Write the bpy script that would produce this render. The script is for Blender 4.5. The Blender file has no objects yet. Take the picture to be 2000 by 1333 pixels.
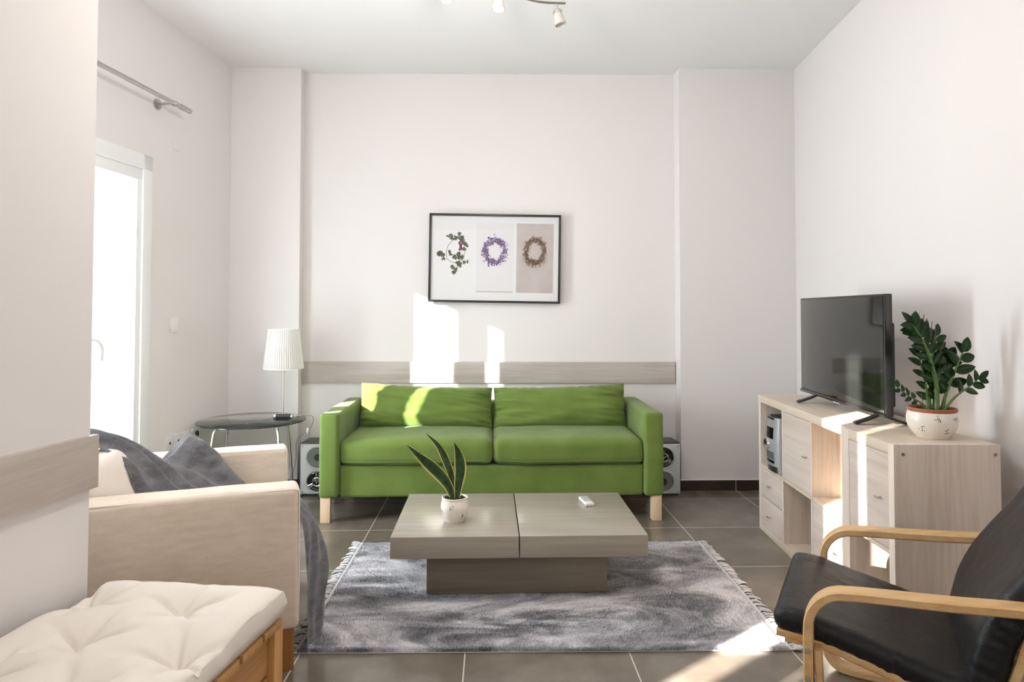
import bpy, bmesh, math, random
from mathutils import Vector, Matrix, noise
PI = math.pi
random.seed(7)

# ------------------------------------------------------------------ camera
scn = bpy.context.scene
COL = scn.collection
F_PX, YAW, PITCH, ROLL, SHIFT, HCAM = 1319.84, 0.02936, 0.02808, 0.00115, 93.12, 1.247
fwd = Vector((math.sin(YAW)*math.cos(PITCH), math.cos(YAW)*math.cos(PITCH), math.sin(PITCH)))
rt = Vector((math.cos(YAW), -math.sin(YAW), 0)); up = rt.cross(fwd)
r2 = rt*math.cos(ROLL) + up*math.sin(ROLL); u2 = up*math.cos(ROLL) - rt*math.sin(ROLL)
cam_data = bpy.data.cameras.new('camera'); cam = bpy.data.objects.new('camera', cam_data); COL.objects.link(cam)
M = Matrix((r2, u2, -fwd)).transposed().to_4x4(); M.translation = (0, 0, HCAM); cam.matrix_world = M
cam_data.sensor_width = 36; cam_data.lens = F_PX*36/2000; cam_data.shift_y = -SHIFT/2000
cam_data.clip_start = 0.02
scn.camera = cam

# ------------------------------------------------------------------ light
scn.view_settings.view_transform = 'Standard'; scn.view_settings.look = 'None'
scn.view_settings.gamma = 1; scn.view_settings.use_curve_mapping = False
scn.view_settings.exposure = 0.12
w = bpy.data.worlds.new('world'); scn.world = w; w.use_nodes = True
w.node_tree.nodes['Background'].inputs[0].default_value = (0.90, 0.95, 1.0, 1)
w.node_tree.nodes['Background'].inputs[1].default_value = 5.0

def light(name, kind, loc, energy, color, direction=None, **kw):
    d = bpy.data.lights.new(name, kind); d.energy = energy; d.color = color
    for k, v in kw.items(): setattr(d, k, v)
    o = bpy.data.objects.new(name, d); COL.objects.link(o); o.location = loc
    if direction: o.rotation_euler = Vector(direction).to_track_quat('-Z', 'Y').to_euler()
    return o
SUN = Vector((1, .775, -.40))
light('sun', 'SUN', (-4, -3, 4), 56, (1.0, .95, .86), SUN, angle=0.010)
# unseen area fills added at rear, left and right, plus daylight at the balcony door
light('fill_rear', 'AREA', (-0.1, -2.25, 1.9), 17, (1.0, .94, .88), (0, 1, -.20), shape='RECTANGLE', size=3.4, size_y=1.6)
light('fill_rear_up', 'AREA', (-0.1, -2.25, 1.0), 13, (1.0, .95, .89), (0, 1, 2.2), shape='RECTANGLE', size=3.4, size_y=1.1)  # added upward fill that brightens the ceiling
light('fill_left', 'AREA', (-2.08, 2.05, 1.65), 30, (.93, .96, 1.0), (1, .25, .50), shape='RECTANGLE', size=1.5, size_y=1.5)
light('fill_right', 'AREA', (2.66, 0.3, 1.7), 17, (1.0, .90, .82), (-1, .88, .25), shape='RECTANGLE', size=1.6, size_y=1.6)
light('fill_overhead', 'POINT', (-.10, 2.45, 2.45), 36, (1.0, .95, .90), shadow_soft_size=.06)  # added point fill from above, out of view; no lamp modelled here
light('daylight_door', 'AREA', (-2.06, 3.62, 1.15), 64, (.84, .92, 1.0), (1, -.12, 0), shape='RECTANGLE', size=.40, size_y=1.75)

# ------------------------------------------------------------------ materials
def nt(name):
    m = bpy.data.materials.new(name); m.use_nodes = True
    t = m.node_tree; b = t.nodes['Principled BSDF']
    return m, t, b
def N(t, kind, **kw):
    n = t.nodes.new(kind)
    for k, v in kw.items():
        if k.startswith('i_'): n.inputs[k[2:].replace('_', ' ')].default_value = v
        else: setattr(n, k, v)
    return n
def coords(t, scale=(1, 1, 1), rot=(0, 0, 0)):
    tc = N(t, 'ShaderNodeTexCoord'); mp = N(t, 'ShaderNodeMapping')
    mp.inputs['Scale'].default_value = scale; mp.inputs['Rotation'].default_value = rot
    t.links.new(tc.outputs['Object'], mp.inputs['Vector']); return mp.outputs['Vector']
def ramp(t, fac, stops):
    r = N(t, 'ShaderNodeValToRGB'); e = r.color_ramp.elements
    while len(e) < len(stops): e.new(.5)
    for x, (p, c) in zip(e, stops): x.position = p; x.color = (*c, 1)
    t.links.new(fac, r.inputs[0]); return r.outputs[0]
def bump(t, b, h, strength=.2, dist=.002):
    n = N(t, 'ShaderNodeBump'); n.inputs['Strength'].default_value = strength; n.inputs['Distance'].default_value = dist
    t.links.new(h, n.inputs['Height']); t.links.new(n.outputs[0], b.inputs['Normal'])
def plain(name, col, rough=.5, metal=0., spec=.5, bump_s=0, bump_scale=60, bd=.001, var=0):
    m, t, b = nt(name); b.inputs['Base Color'].default_value = (*col, 1)
    b.inputs['Roughness'].default_value = rough; b.inputs['Metallic'].default_value = metal
    b.inputs['Specular IOR Level'].default_value = spec
    if bump_s or var:
        v = coords(t); n = N(t, 'ShaderNodeTexNoise'); n.inputs['Scale'].default_value = bump_scale; n.inputs['Detail'].default_value = 5
        t.links.new(v, n.inputs['Vector'])
        if bump_s: bump(t, b, n.outputs['Fac'], bump_s, bd)
        if var:
            c = ramp(t, n.outputs['Fac'], [(.3, tuple(x*(1-var) for x in col)), (.7, tuple(min(1, x*(1+var)) for x in col))])
            t.links.new(c, b.inputs['Base Color'])
    return m
def fabric(name, c1, c2, rough=.9, scale=400, big=6, bs=.35, sheen=.2, stretch=(1, 1, 1)):
    m, t, b = nt(name); v = coords(t, stretch)
    n = N(t, 'ShaderNodeTexNoise'); n.inputs['Scale'].default_value = scale; n.inputs['Detail'].default_value = 3
    n2 = N(t, 'ShaderNodeTexNoise'); n2.inputs['Scale'].default_value = big; n2.inputs['Detail'].default_value = 6
    t.links.new(v, n.inputs['Vector']); t.links.new(v, n2.inputs['Vector'])
    mx = N(t, 'ShaderNodeMath', operation='ADD'); mx2 = N(t, 'ShaderNodeMath', operation='MULTIPLY'); mx2.inputs[1].default_value = .5
    t.links.new(n.outputs['Fac'], mx.inputs[0]); t.links.new(n2.outputs['Fac'], mx.inputs[1]); t.links.new(mx.outputs[0], mx2.inputs[0])
    t.links.new(ramp(t, mx2.outputs[0], [(.38, c1), (.62, c2)]), b.inputs['Base Color'])
    b.inputs['Roughness'].default_value = rough; b.inputs['Specular IOR Level'].default_value = .15
    b.inputs['Sheen Weight'].default_value = sheen
    bump(t, b, mx2.outputs[0], bs, .0015); return m
def wood(name, dark, mid, light_, axis=2, scale=1., rough=.45, planks=0):
    """fine grain running along axis, optional plank bands along the other axes"""
    m, t, b = nt(name); s = [22*scale]*3; s[axis] = 1.2*scale
    v = coords(t, tuple(s))
    n = N(t, 'ShaderNodeTexNoise'); n.inputs['Scale'].default_value = 1.6; n.inputs['Detail'].default_value = 9; n.inputs['Roughness'].default_value = .68
    n.inputs['Distortion'].default_value = .5; t.links.new(v, n.inputs['Vector'])
    fac = n.outputs['Fac']
    s3 = [2.6*scale]*3; s3[axis] = .25*scale
    v3 = coords(t, tuple(s3)); n3 = N(t, 'ShaderNodeTexNoise'); n3.inputs['Scale'].default_value = 1.5; n3.inputs['Detail'].default_value = 2
    t.links.new(v3, n3.inputs['Vector'])
    a = N(t, 'ShaderNodeMix', data_type='FLOAT'); a.inputs[0].default_value = .42
    t.links.new(fac, a.inputs[2]); t.links.new(n3.outputs['Fac'], a.inputs[3])
    t.links.new(ramp(t, a.outputs[0], [(.34, dark), (.5, mid), (.66, light_)]), b.inputs['Base Color'])
    b.inputs['Roughness'].default_value = rough; b.inputs['Specular IOR Level'].default_value = .4
    bump(t, b, fac, .12, .0008); return m
def glass(name, tint=(1, 1, 1), fac=.06, rough=.0):
    m, t, b = nt(name); t.nodes.remove(b); out = t.nodes['Material Output']
    tr = N(t, 'ShaderNodeBsdfTransparent'); tr.inputs[0].default_value = (*tint, 1)
    gl = N(t, 'ShaderNodeBsdfGlossy'); gl.inputs['Roughness'].default_value = rough; gl.inputs[0].default_value = (1, 1, 1, 1)
    fr = N(t, 'ShaderNodeFresnel'); fr.inputs[0].default_value = 1.45
    mu = N(t, 'ShaderNodeMath', operation='MULTIPLY'); mu.inputs[1].default_value = fac*10
    t.links.new(fr.outputs[0], mu.inputs[0])
    mx = N(t, 'ShaderNodeMixShader'); t.links.new(mu.outputs[0], mx.inputs[0])
    t.links.new(tr.outputs[0], mx.inputs[1]); t.links.new(gl.outputs[0], mx.inputs[2]); t.links.new(mx.outputs[0], out.inputs[0]); return m
def emit(name, col, s):
    m, t, b = nt(name); b.inputs['Base Color'].default_value = (*col, 1)
    b.inputs['Emission Color'].default_value = (*col, 1); b.inputs['Emission Strength'].default_value = s; return m

def tile_mat():
    m, t, b = nt('floor_tile'); T = .602
    tc = N(t, 'ShaderNodeTexCoord'); sp = N(t, 'ShaderNodeSeparateXYZ'); t.links.new(tc.outputs['Object'], sp.inputs[0])
    masks = []; cells = []
    for ax, off in (('X', 1.7094), ('Y', 4.5225)):
        s = N(t, 'ShaderNodeMath', operation='SUBTRACT'); s.inputs[1].default_value = off - 20*T; t.links.new(sp.outputs[ax], s.inputs[0])
        d = N(t, 'ShaderNodeMath', operation='DIVIDE'); d.inputs[1].default_value = T; t.links.new(s.outputs[0], d.inputs[0])
        f = N(t, 'ShaderNodeMath', operation='FRACT'); t.links.new(d.outputs[0], f.inputs[0])
        fl = N(t, 'ShaderNodeMath', operation='FLOOR'); t.links.new(d.outputs[0], fl.inputs[0]); cells.append(fl.outputs[0])
        a = N(t, 'ShaderNodeMath', operation='SUBTRACT'); a.inputs[1].default_value = .5; t.links.new(f.outputs[0], a.inputs[0])
        ab = N(t, 'ShaderNodeMath', operation='ABSOLUTE'); t.links.new(a.outputs[0], ab.inputs[0])
        g = N(t, 'ShaderNodeMath', operation='GREATER_THAN'); g.inputs[1].default_value = .5 - .0024/T; t.links.new(ab.outputs[0], g.inputs[0]); masks.append(g.outputs[0])
    mx = N(t, 'ShaderNodeMath', operation='MAXIMUM'); t.links.new(masks[0], mx.inputs[0]); t.links.new(masks[1], mx.inputs[1])
    cb = N(t, 'ShaderNodeCombineXYZ'); t.links.new(cells[0], cb.inputs[0]); t.links.new(cells[1], cb.inputs[1])
    wn = N(t, 'ShaderNodeTexWhiteNoise'); t.links.new(cb.outputs[0], wn.inputs['Vector'])
    n = N(t, 'ShaderNodeTexNoise'); n.inputs['Scale'].default_value = 3.5; n.inputs['Detail'].default_value = 8; n.inputs['Roughness'].default_value = .6
    t.links.new(tc.outputs['Object'], n.inputs['Vector'])
    ad = N(t, 'ShaderNodeMath', operation='MULTIPLY_ADD'); ad.inputs[1].default_value = .12; t.links.new(wn.outputs['Value'], ad.inputs[0]); t.links.new(n.outputs['Fac'], ad.inputs[2])
    c = ramp(t, ad.outputs[0], [(.38, (.128, .105, .080)), (.56, (.168, .140, .110)), (.75, (.22, .188, .152))])
    mc = N(t, 'ShaderNodeMix', data_type='RGBA'); t.links.new(mx.outputs[0], mc.inputs[0]); t.links.new(c, mc.inputs[6]); mc.inputs[7].default_value = (.62, .56, .48, 1)
    t.links.new(mc.outputs[2], b.inputs['Base Color'])
    r = N(t, 'ShaderNodeMapRange'); r.inputs[3].default_value = .17; r.inputs[4].default_value = .32; t.links.new(n.outputs['Fac'], r.inputs[0])
    t.links.new(r.outputs[0], b.inputs['Roughness']); b.inputs['Specular IOR Level'].default_value = .8
    n2 = N(t, 'ShaderNodeTexNoise'); n2.inputs['Scale'].default_value = 60; n2.inputs['Detail'].default_value = 4; t.links.new(tc.outputs['Object'], n2.inputs['Vector'])
    bump(t, b, n2.outputs['Fac'], .06, .001); return m

MAT = dict(
    wall=plain('wall_paint', (.80, .765, .752), .85, spec=.2, bump_s=.05, bump_scale=180, bd=.0006),
    ceiling=plain('ceiling_paint', (.88, .87, .86), .9, spec=.2),
    tile=tile_mat(),
    skirting=plain('skirting_tile', (.035, .024, .018), .35, var=.25, bump_scale=9),
    grout=plain('skirting_grout', (.45, .38, .31), .8),
    pvc=plain('white_pvc', (.86, .87, .87), .35),
    rail=wood('washed_oak', (.40, .345, .31), (.52, .465, .425), (.62, .57, .53), axis=0, rough=.55),
    rail_y=wood('washed_oak_side', (.40, .345, .30), (.50, .44, .395), (.60, .54, .49), axis=1, rough=.55),
    steel=plain('brushed_steel', (.52, .50, .47), .28, 1.),
    chrome=plain('chrome', (.80, .80, .80), .08, 1.),
    nickel=plain('satin_nickel', (.62, .58, .53), .3, 1.),
    white=plain('white_plastic', (.85, .84, .82), .4),
    black=plain('black_plastic', (.012, .012, .013), .32),
    darkgrey=plain('dark_grey_rubber', (.03, .03, .032), .5),
    green=fabric('green_cotton', (.112, .172, .036), (.172, .246, .058), scale=520, big=5, bs=.25, sheen=.15),
    birch_leg=wood('pale_birch', (.62, .44, .27), (.74, .56, .38), (.82, .66, .48), axis=2),
    beige=fabric('beige_linen', (.70, .59, .475), (.81, .71, .60), scale=260, big=14, bs=.35, stretch=(1, 1, 4)),
    cream=fabric('cream_cotton', (.84, .775, .70), (.90, .84, .77), scale=420, big=4, bs=.12),
    pine=wood('pine', (.42, .20, .065), (.58, .31, .115), (.68, .41, .18), axis=1, rough=.4),
    pine_v=wood('pine_upright', (.42, .20, .065), (.58, .31, .115), (.68, .41, .18), axis=2, rough=.4),
    pine_x=wood('pine_slat', (.42, .20, .065), (.58, .31, .115), (.68, .41, .18), axis=0, rough=.4),
    dark_pine=wood('antique_leg', (.24, .09, .02), (.33, .14, .035), (.40, .19, .06), axis=2, rough=.4),
    bent=wood('bent_birch', (.56, .33, .14), (.68, .44, .21), (.77, .54, .29), axis=0, scale=1.2, rough=.38),
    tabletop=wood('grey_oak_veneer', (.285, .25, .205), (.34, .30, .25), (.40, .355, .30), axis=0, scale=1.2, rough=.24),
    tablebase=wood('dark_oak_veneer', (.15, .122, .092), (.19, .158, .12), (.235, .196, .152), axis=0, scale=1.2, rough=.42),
    oak=wood('white_stained_oak', (.56, .47, .395), (.70, .605, .525), (.80, .71, .63), axis=2, scale=1.3, rough=.45),
    oak_y=wood('white_stained_oak_long', (.56, .46, .36), (.66, .56, .45), (.74, .65, .54), axis=1, scale=.9, rough=.42),
    screen=plain('tv_screen', (.010, .011, .010), .07, spec=.62),
    gloss=plain('gloss_black', (.01, .01, .011), .12),
    silver=plain('silver_plastic', (.70, .71, .72), .35, .25),
    spk_white=plain('silver_white_baffle', (.66, .67, .68), .32, .25),
    cone=plain('grey_cone', (.20, .21, .215), .45),
    pot=plain('glazed_white_pot', (.82, .76, .68), .18, spec=.6),
    terracotta=plain('terracotta', (.36, .12, .055), .6, var=.2),
    soil=plain('potting_soil', (.045, .03, .022), .95, bump_s=1., bump_scale=160, bd=.006, var=.6),
    leaf=plain('glossy_leaf', (.018, .070, .014), .28, var=.35, bump_scale=30),
    stem=plain('leaf_stem', (.10, .18, .05), .4, var=.2),
    snake=plain('snake_leaf', (.022, .062, .018), .35, var=.55, bump_scale=45),
    snake_edge=plain('snake_leaf_edge', (.50, .47, .12), .4),
    motif=plain('dark_motif', (.05, .045, .06), .5),
    shade_cloth=None, frosted=plain('frosted_glass', (.50, .47, .44), .35),
    bulb=emit('lit_bulb_glass', (1.0, .96, .86), 4.0),
    clear=glass('window_glass', (.97, .985, .98), .05),
    table_glass=glass('smoked_table_glass', (.70, .76, .74), .09),
    leather=None,
    throw=fabric('grey_wool', (.19, .185, .20), (.42, .415, .44), scale=300, big=16, bs=.6, sheen=.5, stretch=(1, 1, 2)),
    paper=plain('white_paper', (.80, .795, .80), .6), paper2=plain('print_white', (.76, .75, .755), .6), paper3=plain('print_beige', (.55, .49, .47), .6, var=.08, bump_scale=12),
    frame=plain('black_frame', (.018, .016, .015), .35),
    p_leaf=plain('print_leaf', (.085, .10, .055), .7), p_leaf2=plain('print_leaf_pale', (.14, .17, .085), .7), p_vine=plain('print_vine', (.17, .10, .10), .7), p_berry=plain('print_berry', (.19, .05, .10), .7),
    p_lilac=plain('print_lilac', (.20, .12, .27), .7), p_lilac2=plain('print_lilac_dark', (.10, .045, .16), .7), p_lilac3=plain('print_lilac_pale', (.46, .36, .55), .7),
    p_straw=plain('print_straw', (.15, .085, .04), .7), p_straw2=plain('print_straw_dark', (.07, .038, .018), .7), p_straw3=plain('print_straw_pale', (.25, .155, .075), .7),
    remote=plain('grey_white_plastic', (.70, .70, .68), .4), button=plain('grey_button', (.25, .25, .26), .5),
    outside=plain('balcony_render', (.80, .80, .78), .9), screw=plain('screw_cap', (.30, .28, .25), .4, .6),
)
def leather():
    m, t, b = nt('black_leather'); v = coords(t)
    n = N(t, 'ShaderNodeTexVoronoi'); n.inputs['Scale'].default_value = 420; t.links.new(v, n.inputs['Vector'])
    n2 = N(t, 'ShaderNodeTexNoise'); n2.inputs['Scale'].default_value = 9; n2.inputs['Detail'].default_value = 5; n2.inputs['Distortion'].default_value = 1.2
    t.links.new(v, n2.inputs['Vector'])
    a = N(t, 'ShaderNodeMath', operation='MULTIPLY_ADD'); a.inputs[1].default_value = .10
    t.links.new(n.outputs['Distance'], a.inputs[0]); t.links.new(n2.outputs['Fac'], a.inputs[2])
    bump(t, b, a.outputs[0], .6, .009)
    t.links.new(ramp(t, n2.outputs['Fac'], [(.3, (.006, .0065, .008)), (.7, (.012, .013, .015))]), b.inputs['Base Color'])
    b.inputs['Roughness'].default_value = .32; b.inputs['Specular IOR Level'].default_value = .34
    return m
MAT['leather'] = leather()
MAT['stitch'] = plain('stitching', (.05, .05, .052), .5)
def shade_mat():
    m, t, b = nt('pleated_shade'); t.nodes.remove(b); out = t.nodes['Material Output']
    d = N(t, 'ShaderNodeBsdfDiffuse'); d.inputs[0].default_value = (.93, .92, .90, 1)
    tr = N(t, 'ShaderNodeBsdfTranslucent'); tr.inputs[0].default_value = (.95, .94, .90, 1)
    mx = N(t, 'ShaderNodeMixShader'); mx.inputs[0].default_value = .45
    t.links.new(d.outputs[0], mx.inputs[1]); t.links.new(tr.outputs[0], mx.inputs[2]); t.links.new(mx.outputs[0], out.inputs[0]); return m
MAT['shade_cloth'] = shade_mat()
def rug_mat():
    m, t, b = nt('rug_pile')
    v = coords(t, (1, 2.2, 1)); n = N(t, 'ShaderNodeTexNoise'); n.inputs['Scale'].default_value = 1.9; n.inputs['Detail'].default_value = 6
    n.inputs['Roughness'].default_value = .62; n.inputs['Distortion'].default_value = 1.3; t.links.new(v, n.inputs['Vector'])
    v2 = coords(t); n2 = N(t, 'ShaderNodeTexNoise'); n2.inputs['Scale'].default_value = 190; n2.inputs['Detail'].default_value = 2; t.links.new(v2, n2.inputs['Vector'])
    a = N(t, 'ShaderNodeMath', operation='MULTIPLY_ADD'); a.inputs[1].default_value = .22; t.links.new(n2.outputs['Fac'], a.inputs[0]); t.links.new(n.outputs['Fac'], a.inputs[2])
    c = ramp(t, a.outputs[0], [(.45, (.055, .054, .062)), (.54, (.17, .168, .19)), (.63, (.40, .39, .42)), (.73, (.68, .66, .685))])
    t.links.new(c, b.inputs['Base Color']); b.inputs['Roughness'].default_value = .85; b.inputs['Specular IOR Level'].default_value = .25
    b.inputs['Sheen Weight'].default_value = .5; return m
MAT['rug'] = rug_mat(); MAT['fringe'] = plain('fringe_yarn', (.66, .65, .67), .9, var=.12, bump_scale=120); MAT['rug_back'] = plain('rug_binding', (.55, .53, .55), .9)

# ------------------------------------------------------------------ helpers
def link(name, me, mat, parent=None):
    o = bpy.data.objects.new(name, me); COL.objects.link(o)
    mats = mat if isinstance(mat, (list, tuple)) else [mat]
    for m in mats: me.materials.append(MAT[m] if isinstance(m, str) else m)
    if parent: o.parent = parent
    return o
def obj(name, bm, mat, parent=None, smooth=True, loc=None, rot=None, angle=40):
    me = bpy.data.meshes.new(name); bmesh.ops.recalc_face_normals(bm, faces=bm.faces[:]); bm.to_mesh(me); bm.free()
    if smooth:
        me.polygons.foreach_set('use_smooth', [True]*len(me.polygons)); me.set_sharp_from_angle(angle=math.radians(angle))
    o = link(name, me, mat, parent)
    if loc: o.location = loc
    if rot: o.rotation_euler = rot
    return o
def thing(name, label, cat, loc=(0, 0, 0), rz=0, group=None):
    o = bpy.data.objects.new(name, None); COL.objects.link(o); o.location = loc; o.rotation_euler = (0, 0, rz); o.empty_display_size = .1
    return tag(o, label, cat, group)
def tag(o, label, cat, group=None):
    o['label'] = label; o['category'] = cat
    if group: o['group'] = group
    return o
def struct(o): o['kind'] = 'structure'; return o
def copy_tree(o, parent=None):
    c = o.copy(); COL.objects.link(c)
    if parent: c.parent = parent
    for ch in list(o.children): copy_tree(ch, c)
    return c
def BM(): return bmesh.new()
def box(bm, lo, hi, bevel=0, seg=2, mat=0):
    r = bmesh.ops.create_cube(bm, size=1); vs = r['verts']
    for v in vs:
        v.co = Vector([lo[i] + (v.co[i]+.5)*(hi[i]-lo[i]) for i in range(3)])
    fs = set(f for v in vs for f in v.link_faces)
    for f in fs: f.material_index = mat
    if bevel:
        es = list(set(e for v in vs for e in v.link_edges))
        rb = bmesh.ops.bevel(bm, geom=es, offset=bevel, segments=seg, profile=.6, affect='EDGES')
        for f in rb['faces']: f.material_index = mat
    return vs
def xf(bm, verts, m): bmesh.ops.transform(bm, matrix=m, verts=verts)
def cyl(bm, p0, p1, r0, r1=None, n=24, caps=True):
    p0, p1 = Vector(p0), Vector(p1); d = p1-p0; r1 = r0 if r1 is None else r1
    r = bmesh.ops.create_cone(bm, cap_ends=caps, segments=n, radius1=r0, radius2=r1, depth=d.length)
    m = Matrix.Translation((p0+p1)/2) @ d.to_track_quat('Z', 'Y').to_matrix().to_4x4(); xf(bm, r['verts'], m); return r['verts']
def smooth_path(pts, n=8):
    """Catmull-Rom through pts"""
    P = [Vector(p) for p in pts]; out = []
    for i in range(len(P)-1):
        a = P[i-1] if i else P[0]*2-P[1]; b, c = P[i], P[i+1]; d = P[i+2] if i+2 < len(P) else P[-1]*2-P[-2]
        for k in range(n):
            s = k/n; out.append(.5*((2*b)+(c-a)*s+(2*a-5*b+4*c-d)*s*s+(3*b-a-3*c+d)*s**3))
    out.append(P[-1]); return out
def tube(bm, pts, r, n=10, caps=True, flat=None):
    """round tube of radius r (number or list) along pts"""
    P = [Vector(p) for p in pts]; rings = []; prev = None
    for i, p in enumerate(P):
        t = (P[min(i+1, len(P)-1)]-P[max(i-1, 0)]).normalized()
        if prev is None:
            a = t.cross(Vector((0, 0, 1)));  a = a if a.length > .1 else t.cross(Vector((1, 0, 0)))
        else: a = prev - t*prev.dot(t)
        a.normalize(); prev = a; b = t.cross(a); rr = r[i] if isinstance(r, (list, tuple)) else r
        f = flat or 1
        rings.append([bm.verts.new(p+(a*math.cos(2*PI*k/n)+b*f*math.sin(2*PI*k/n))*rr) for k in range(n)])
    for A, B in zip(rings, rings[1:]):
        for k in range(n): bm.faces.new((A[k], A[(k+1) % n], B[(k+1) % n], B[k]))
    if caps: bm.faces.new(rings[0][::-1]); bm.faces.new(rings[-1])
def lathe(bm, prof, n=48, center=(0, 0, 0), rfun=None):
    c = Vector(center); rings = []
    for r, z in prof:
        rings.append([bm.verts.new(c+Vector((math.cos(2*PI*k/n)*r*(rfun(k, z) if rfun else 1), math.sin(2*PI*k/n)*r*(rfun(k, z) if rfun else 1), z))) for k in range(n)])
    for A, B in zip(rings, rings[1:]):
        for k in range(n): bm.faces.new((A[k], A[(k+1) % n], B[(k+1) % n], B[k]))
    return rings
def grid(bm, rows, close=False):
    R = [[bm.verts.new(p) for p in row] for row in rows]
    for A, B in zip(R, R[1:]):
        for k in range(len(A)-1): bm.faces.new((A[k], A[k+1], B[k+1], B[k]))
    return R
def prism(bm, poly, z0, z1):
    a = [bm.verts.new((x, y, z0)) for x, y in poly]; b = [bm.verts.new((x, y, z1)) for x, y in poly]; n = len(poly)
    bm.faces.new(a[::-1]); bm.faces.new(b)
    for k in range(n): bm.faces.new((a[k], a[(k+1) % n], b[(k+1) % n], b[k]))
def axis_samples(h, r, n, k=4):
    e = [-h + r*(1-math.cos(PI/2*i/k)) for i in range(k)]
    inner = [(-h+r)+(2*h-2*r)*i/n for i in range(n+1)]
    return e + inner + [-x for x in e[::-1]]
def rbox(bm, size, r, n=(10, 10, 3), fn=None, k=4):
    """rounded cushion block centred on the origin; fn deforms each point"""
    h = [s/2 for s in size]; S = [axis_samples(h[i], r, n[i], k) for i in range(3)]
    def rnd(p):
        q = Vector([max(-h[i]+r, min(h[i]-r, p[i])) for i in range(3)]); d = p-q
        return q + d.normalized()*r if d.length > 1e-9 else p
    verts = {}
    def V(p):
        key = tuple(round(x, 5) for x in p)
        if key not in verts:
            q = rnd(Vector(p)); verts[key] = bm.verts.new(fn(q) if fn else q)
        return verts[key]
    for ax in range(3):
        a, b = [i for i in range(3) if i != ax]
        for sgn in (-1, 1):
            for i in range(len(S[a])-1):
                for j in range(len(S[b])-1):
                    ps = []
                    for (ii, jj) in ((i, j), (i+1, j), (i+1, j+1), (i, j+1)):
                        p = [0, 0, 0]; p[ax] = sgn*h[ax]; p[a] = S[a][ii]; p[b] = S[b][jj]; ps.append(V(p))
                    if len(set(ps)) == 4:
                        try: bm.faces.new(ps if sgn > 0 else ps[::-1])
                        except ValueError: pass
def fbm(p, s, o=3):
    v = 0; a = 1
    for i in range(o): v += a*noise.noise(Vector(p)*s + Vector((i*7.1, 3.3*i, 1.7))); a *= .5; s *= 2
    return v
def sweep_rect(bm, path, wdt, th, side, bevel=.004):
    """bent-wood strip: path = 3D points, side = unit vector across the strip's width, th across the bend"""
    side = Vector(side).normalized(); P = [Vector(p) for p in path]; rings = []
    for i, p in enumerate(P):
        t = (P[min(i+1, len(P)-1)]-P[max(i-1, 0)]).normalized(); nrm = side.cross(t).normalized()
        hw, ht, bv = wdt/2, th/2, bevel
        prof = [(-hw+bv, -ht), (hw-bv, -ht), (hw, -ht+bv), (hw, ht-bv), (hw-bv, ht), (-hw+bv, ht), (-hw, ht-bv), (-hw, -ht+bv)]
        rings.append([bm.verts.new(p+side*a+nrm*b) for a, b in prof])
    for A, B in zip(rings, rings[1:]):
        for k in range(8): bm.faces.new((A[k], A[(k+1) % 8], B[(k+1) % 8], B[k]))
    bm.faces.new(rings[0][::-1]); bm.faces.new(rings[-1])
def rot2(v, a): return Vector((v[0]*math.cos(a)-v[1]*math.sin(a), v[0]*math.sin(a)+v[1]*math.cos(a)))

# ------------------------------------------------------------------ room shell
CZ = 2.989
XL, XcL, XcR, XR = -1.8541, -1.3655, 1.3271, 2.158
def lwx(y): return XL - .1209*(4.8236-y)
bm = BM(); box(bm, (-4.2, -2.6, -.12), (3.2, 5.3, 0)); struct(obj('floor', bm, 'tile', smooth=False))
bm = BM(); box(bm, (-3.2, -2.6, CZ), (3.2, 5.3, CZ+.15)); struct(obj('ceiling', bm, 'ceiling', smooth=False))
bm = BM(); prism(bm, [(XL-.3, 4.8236), (XL, 4.8236), (XcL, 4.8236), (XcL-.004, 4.9283), (XcR, 4.8683), (XcR, 4.7341), (XR, 4.7341), (XR+.4, 4.7341), (XR+.4, 5.2), (XL-.3, 5.2)], 0, CZ)
struct(obj('wall_back', bm, 'wall', smooth=False))
# left wall, parallel to the foreground pier, with the balcony door and two unseen slits added to shape the sun beams
bm = BM()
def lw(y0, y1, z0, z1): prism(bm, [(lwx(y0), y0), (lwx(y1), y1), (lwx(y1)-.18, y1), (lwx(y0)-.18, y0)], z0, z1)
lw(3.925, 4.83, 0, CZ); lw(3.05, 3.925, 2.135, CZ); lw(.30, 3.05, 0, CZ)
lw(-2.5, -.75, 0, CZ)
def lt(y0, y1, z0, z1): prism(bm, [(lwx(y0), y0), (lwx(y1), y1), (lwx(y1)-.02, y1), (lwx(y0)-.02, y0)], z0, z1)
lt(-.046, .30, 0, CZ); lt(-.204, -.046, 0, .1); lt(-.204, -.046, 2.72, CZ); lt(-.410, -.204, 0, CZ); lt(-.440, -.410, 0, .1); lt(-.440, -.410, 2.72, CZ); lt(-.75, -.440, 0, CZ)
struct(obj('wall_left', bm, 'wall', smooth=False))
bm = BM(); prism(bm, [(XR, 4.7341), (1.925, 2.33), (2.75, 2.33), (2.75, -2.5), (2.95, -2.5), (2.95, 2.5), (2.3, 2.5), (2.4, 4.9)], 0, CZ)
struct(obj('wall_right', bm, 'wall', smooth=False))
bm = BM(); box(bm, (-3.2, -2.6, 0), (3.2, -2.45, CZ)); struct(obj('wall_rear', bm, 'wall', smooth=False))
bm = BM(); box(bm, (-1.9, -2.45, .45), (1.7, -2.43, 2.75)); struct(obj('fill_backing_1', bm, 'pvc', smooth=False))  # unseen white panel added behind the rear fill lights
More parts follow.
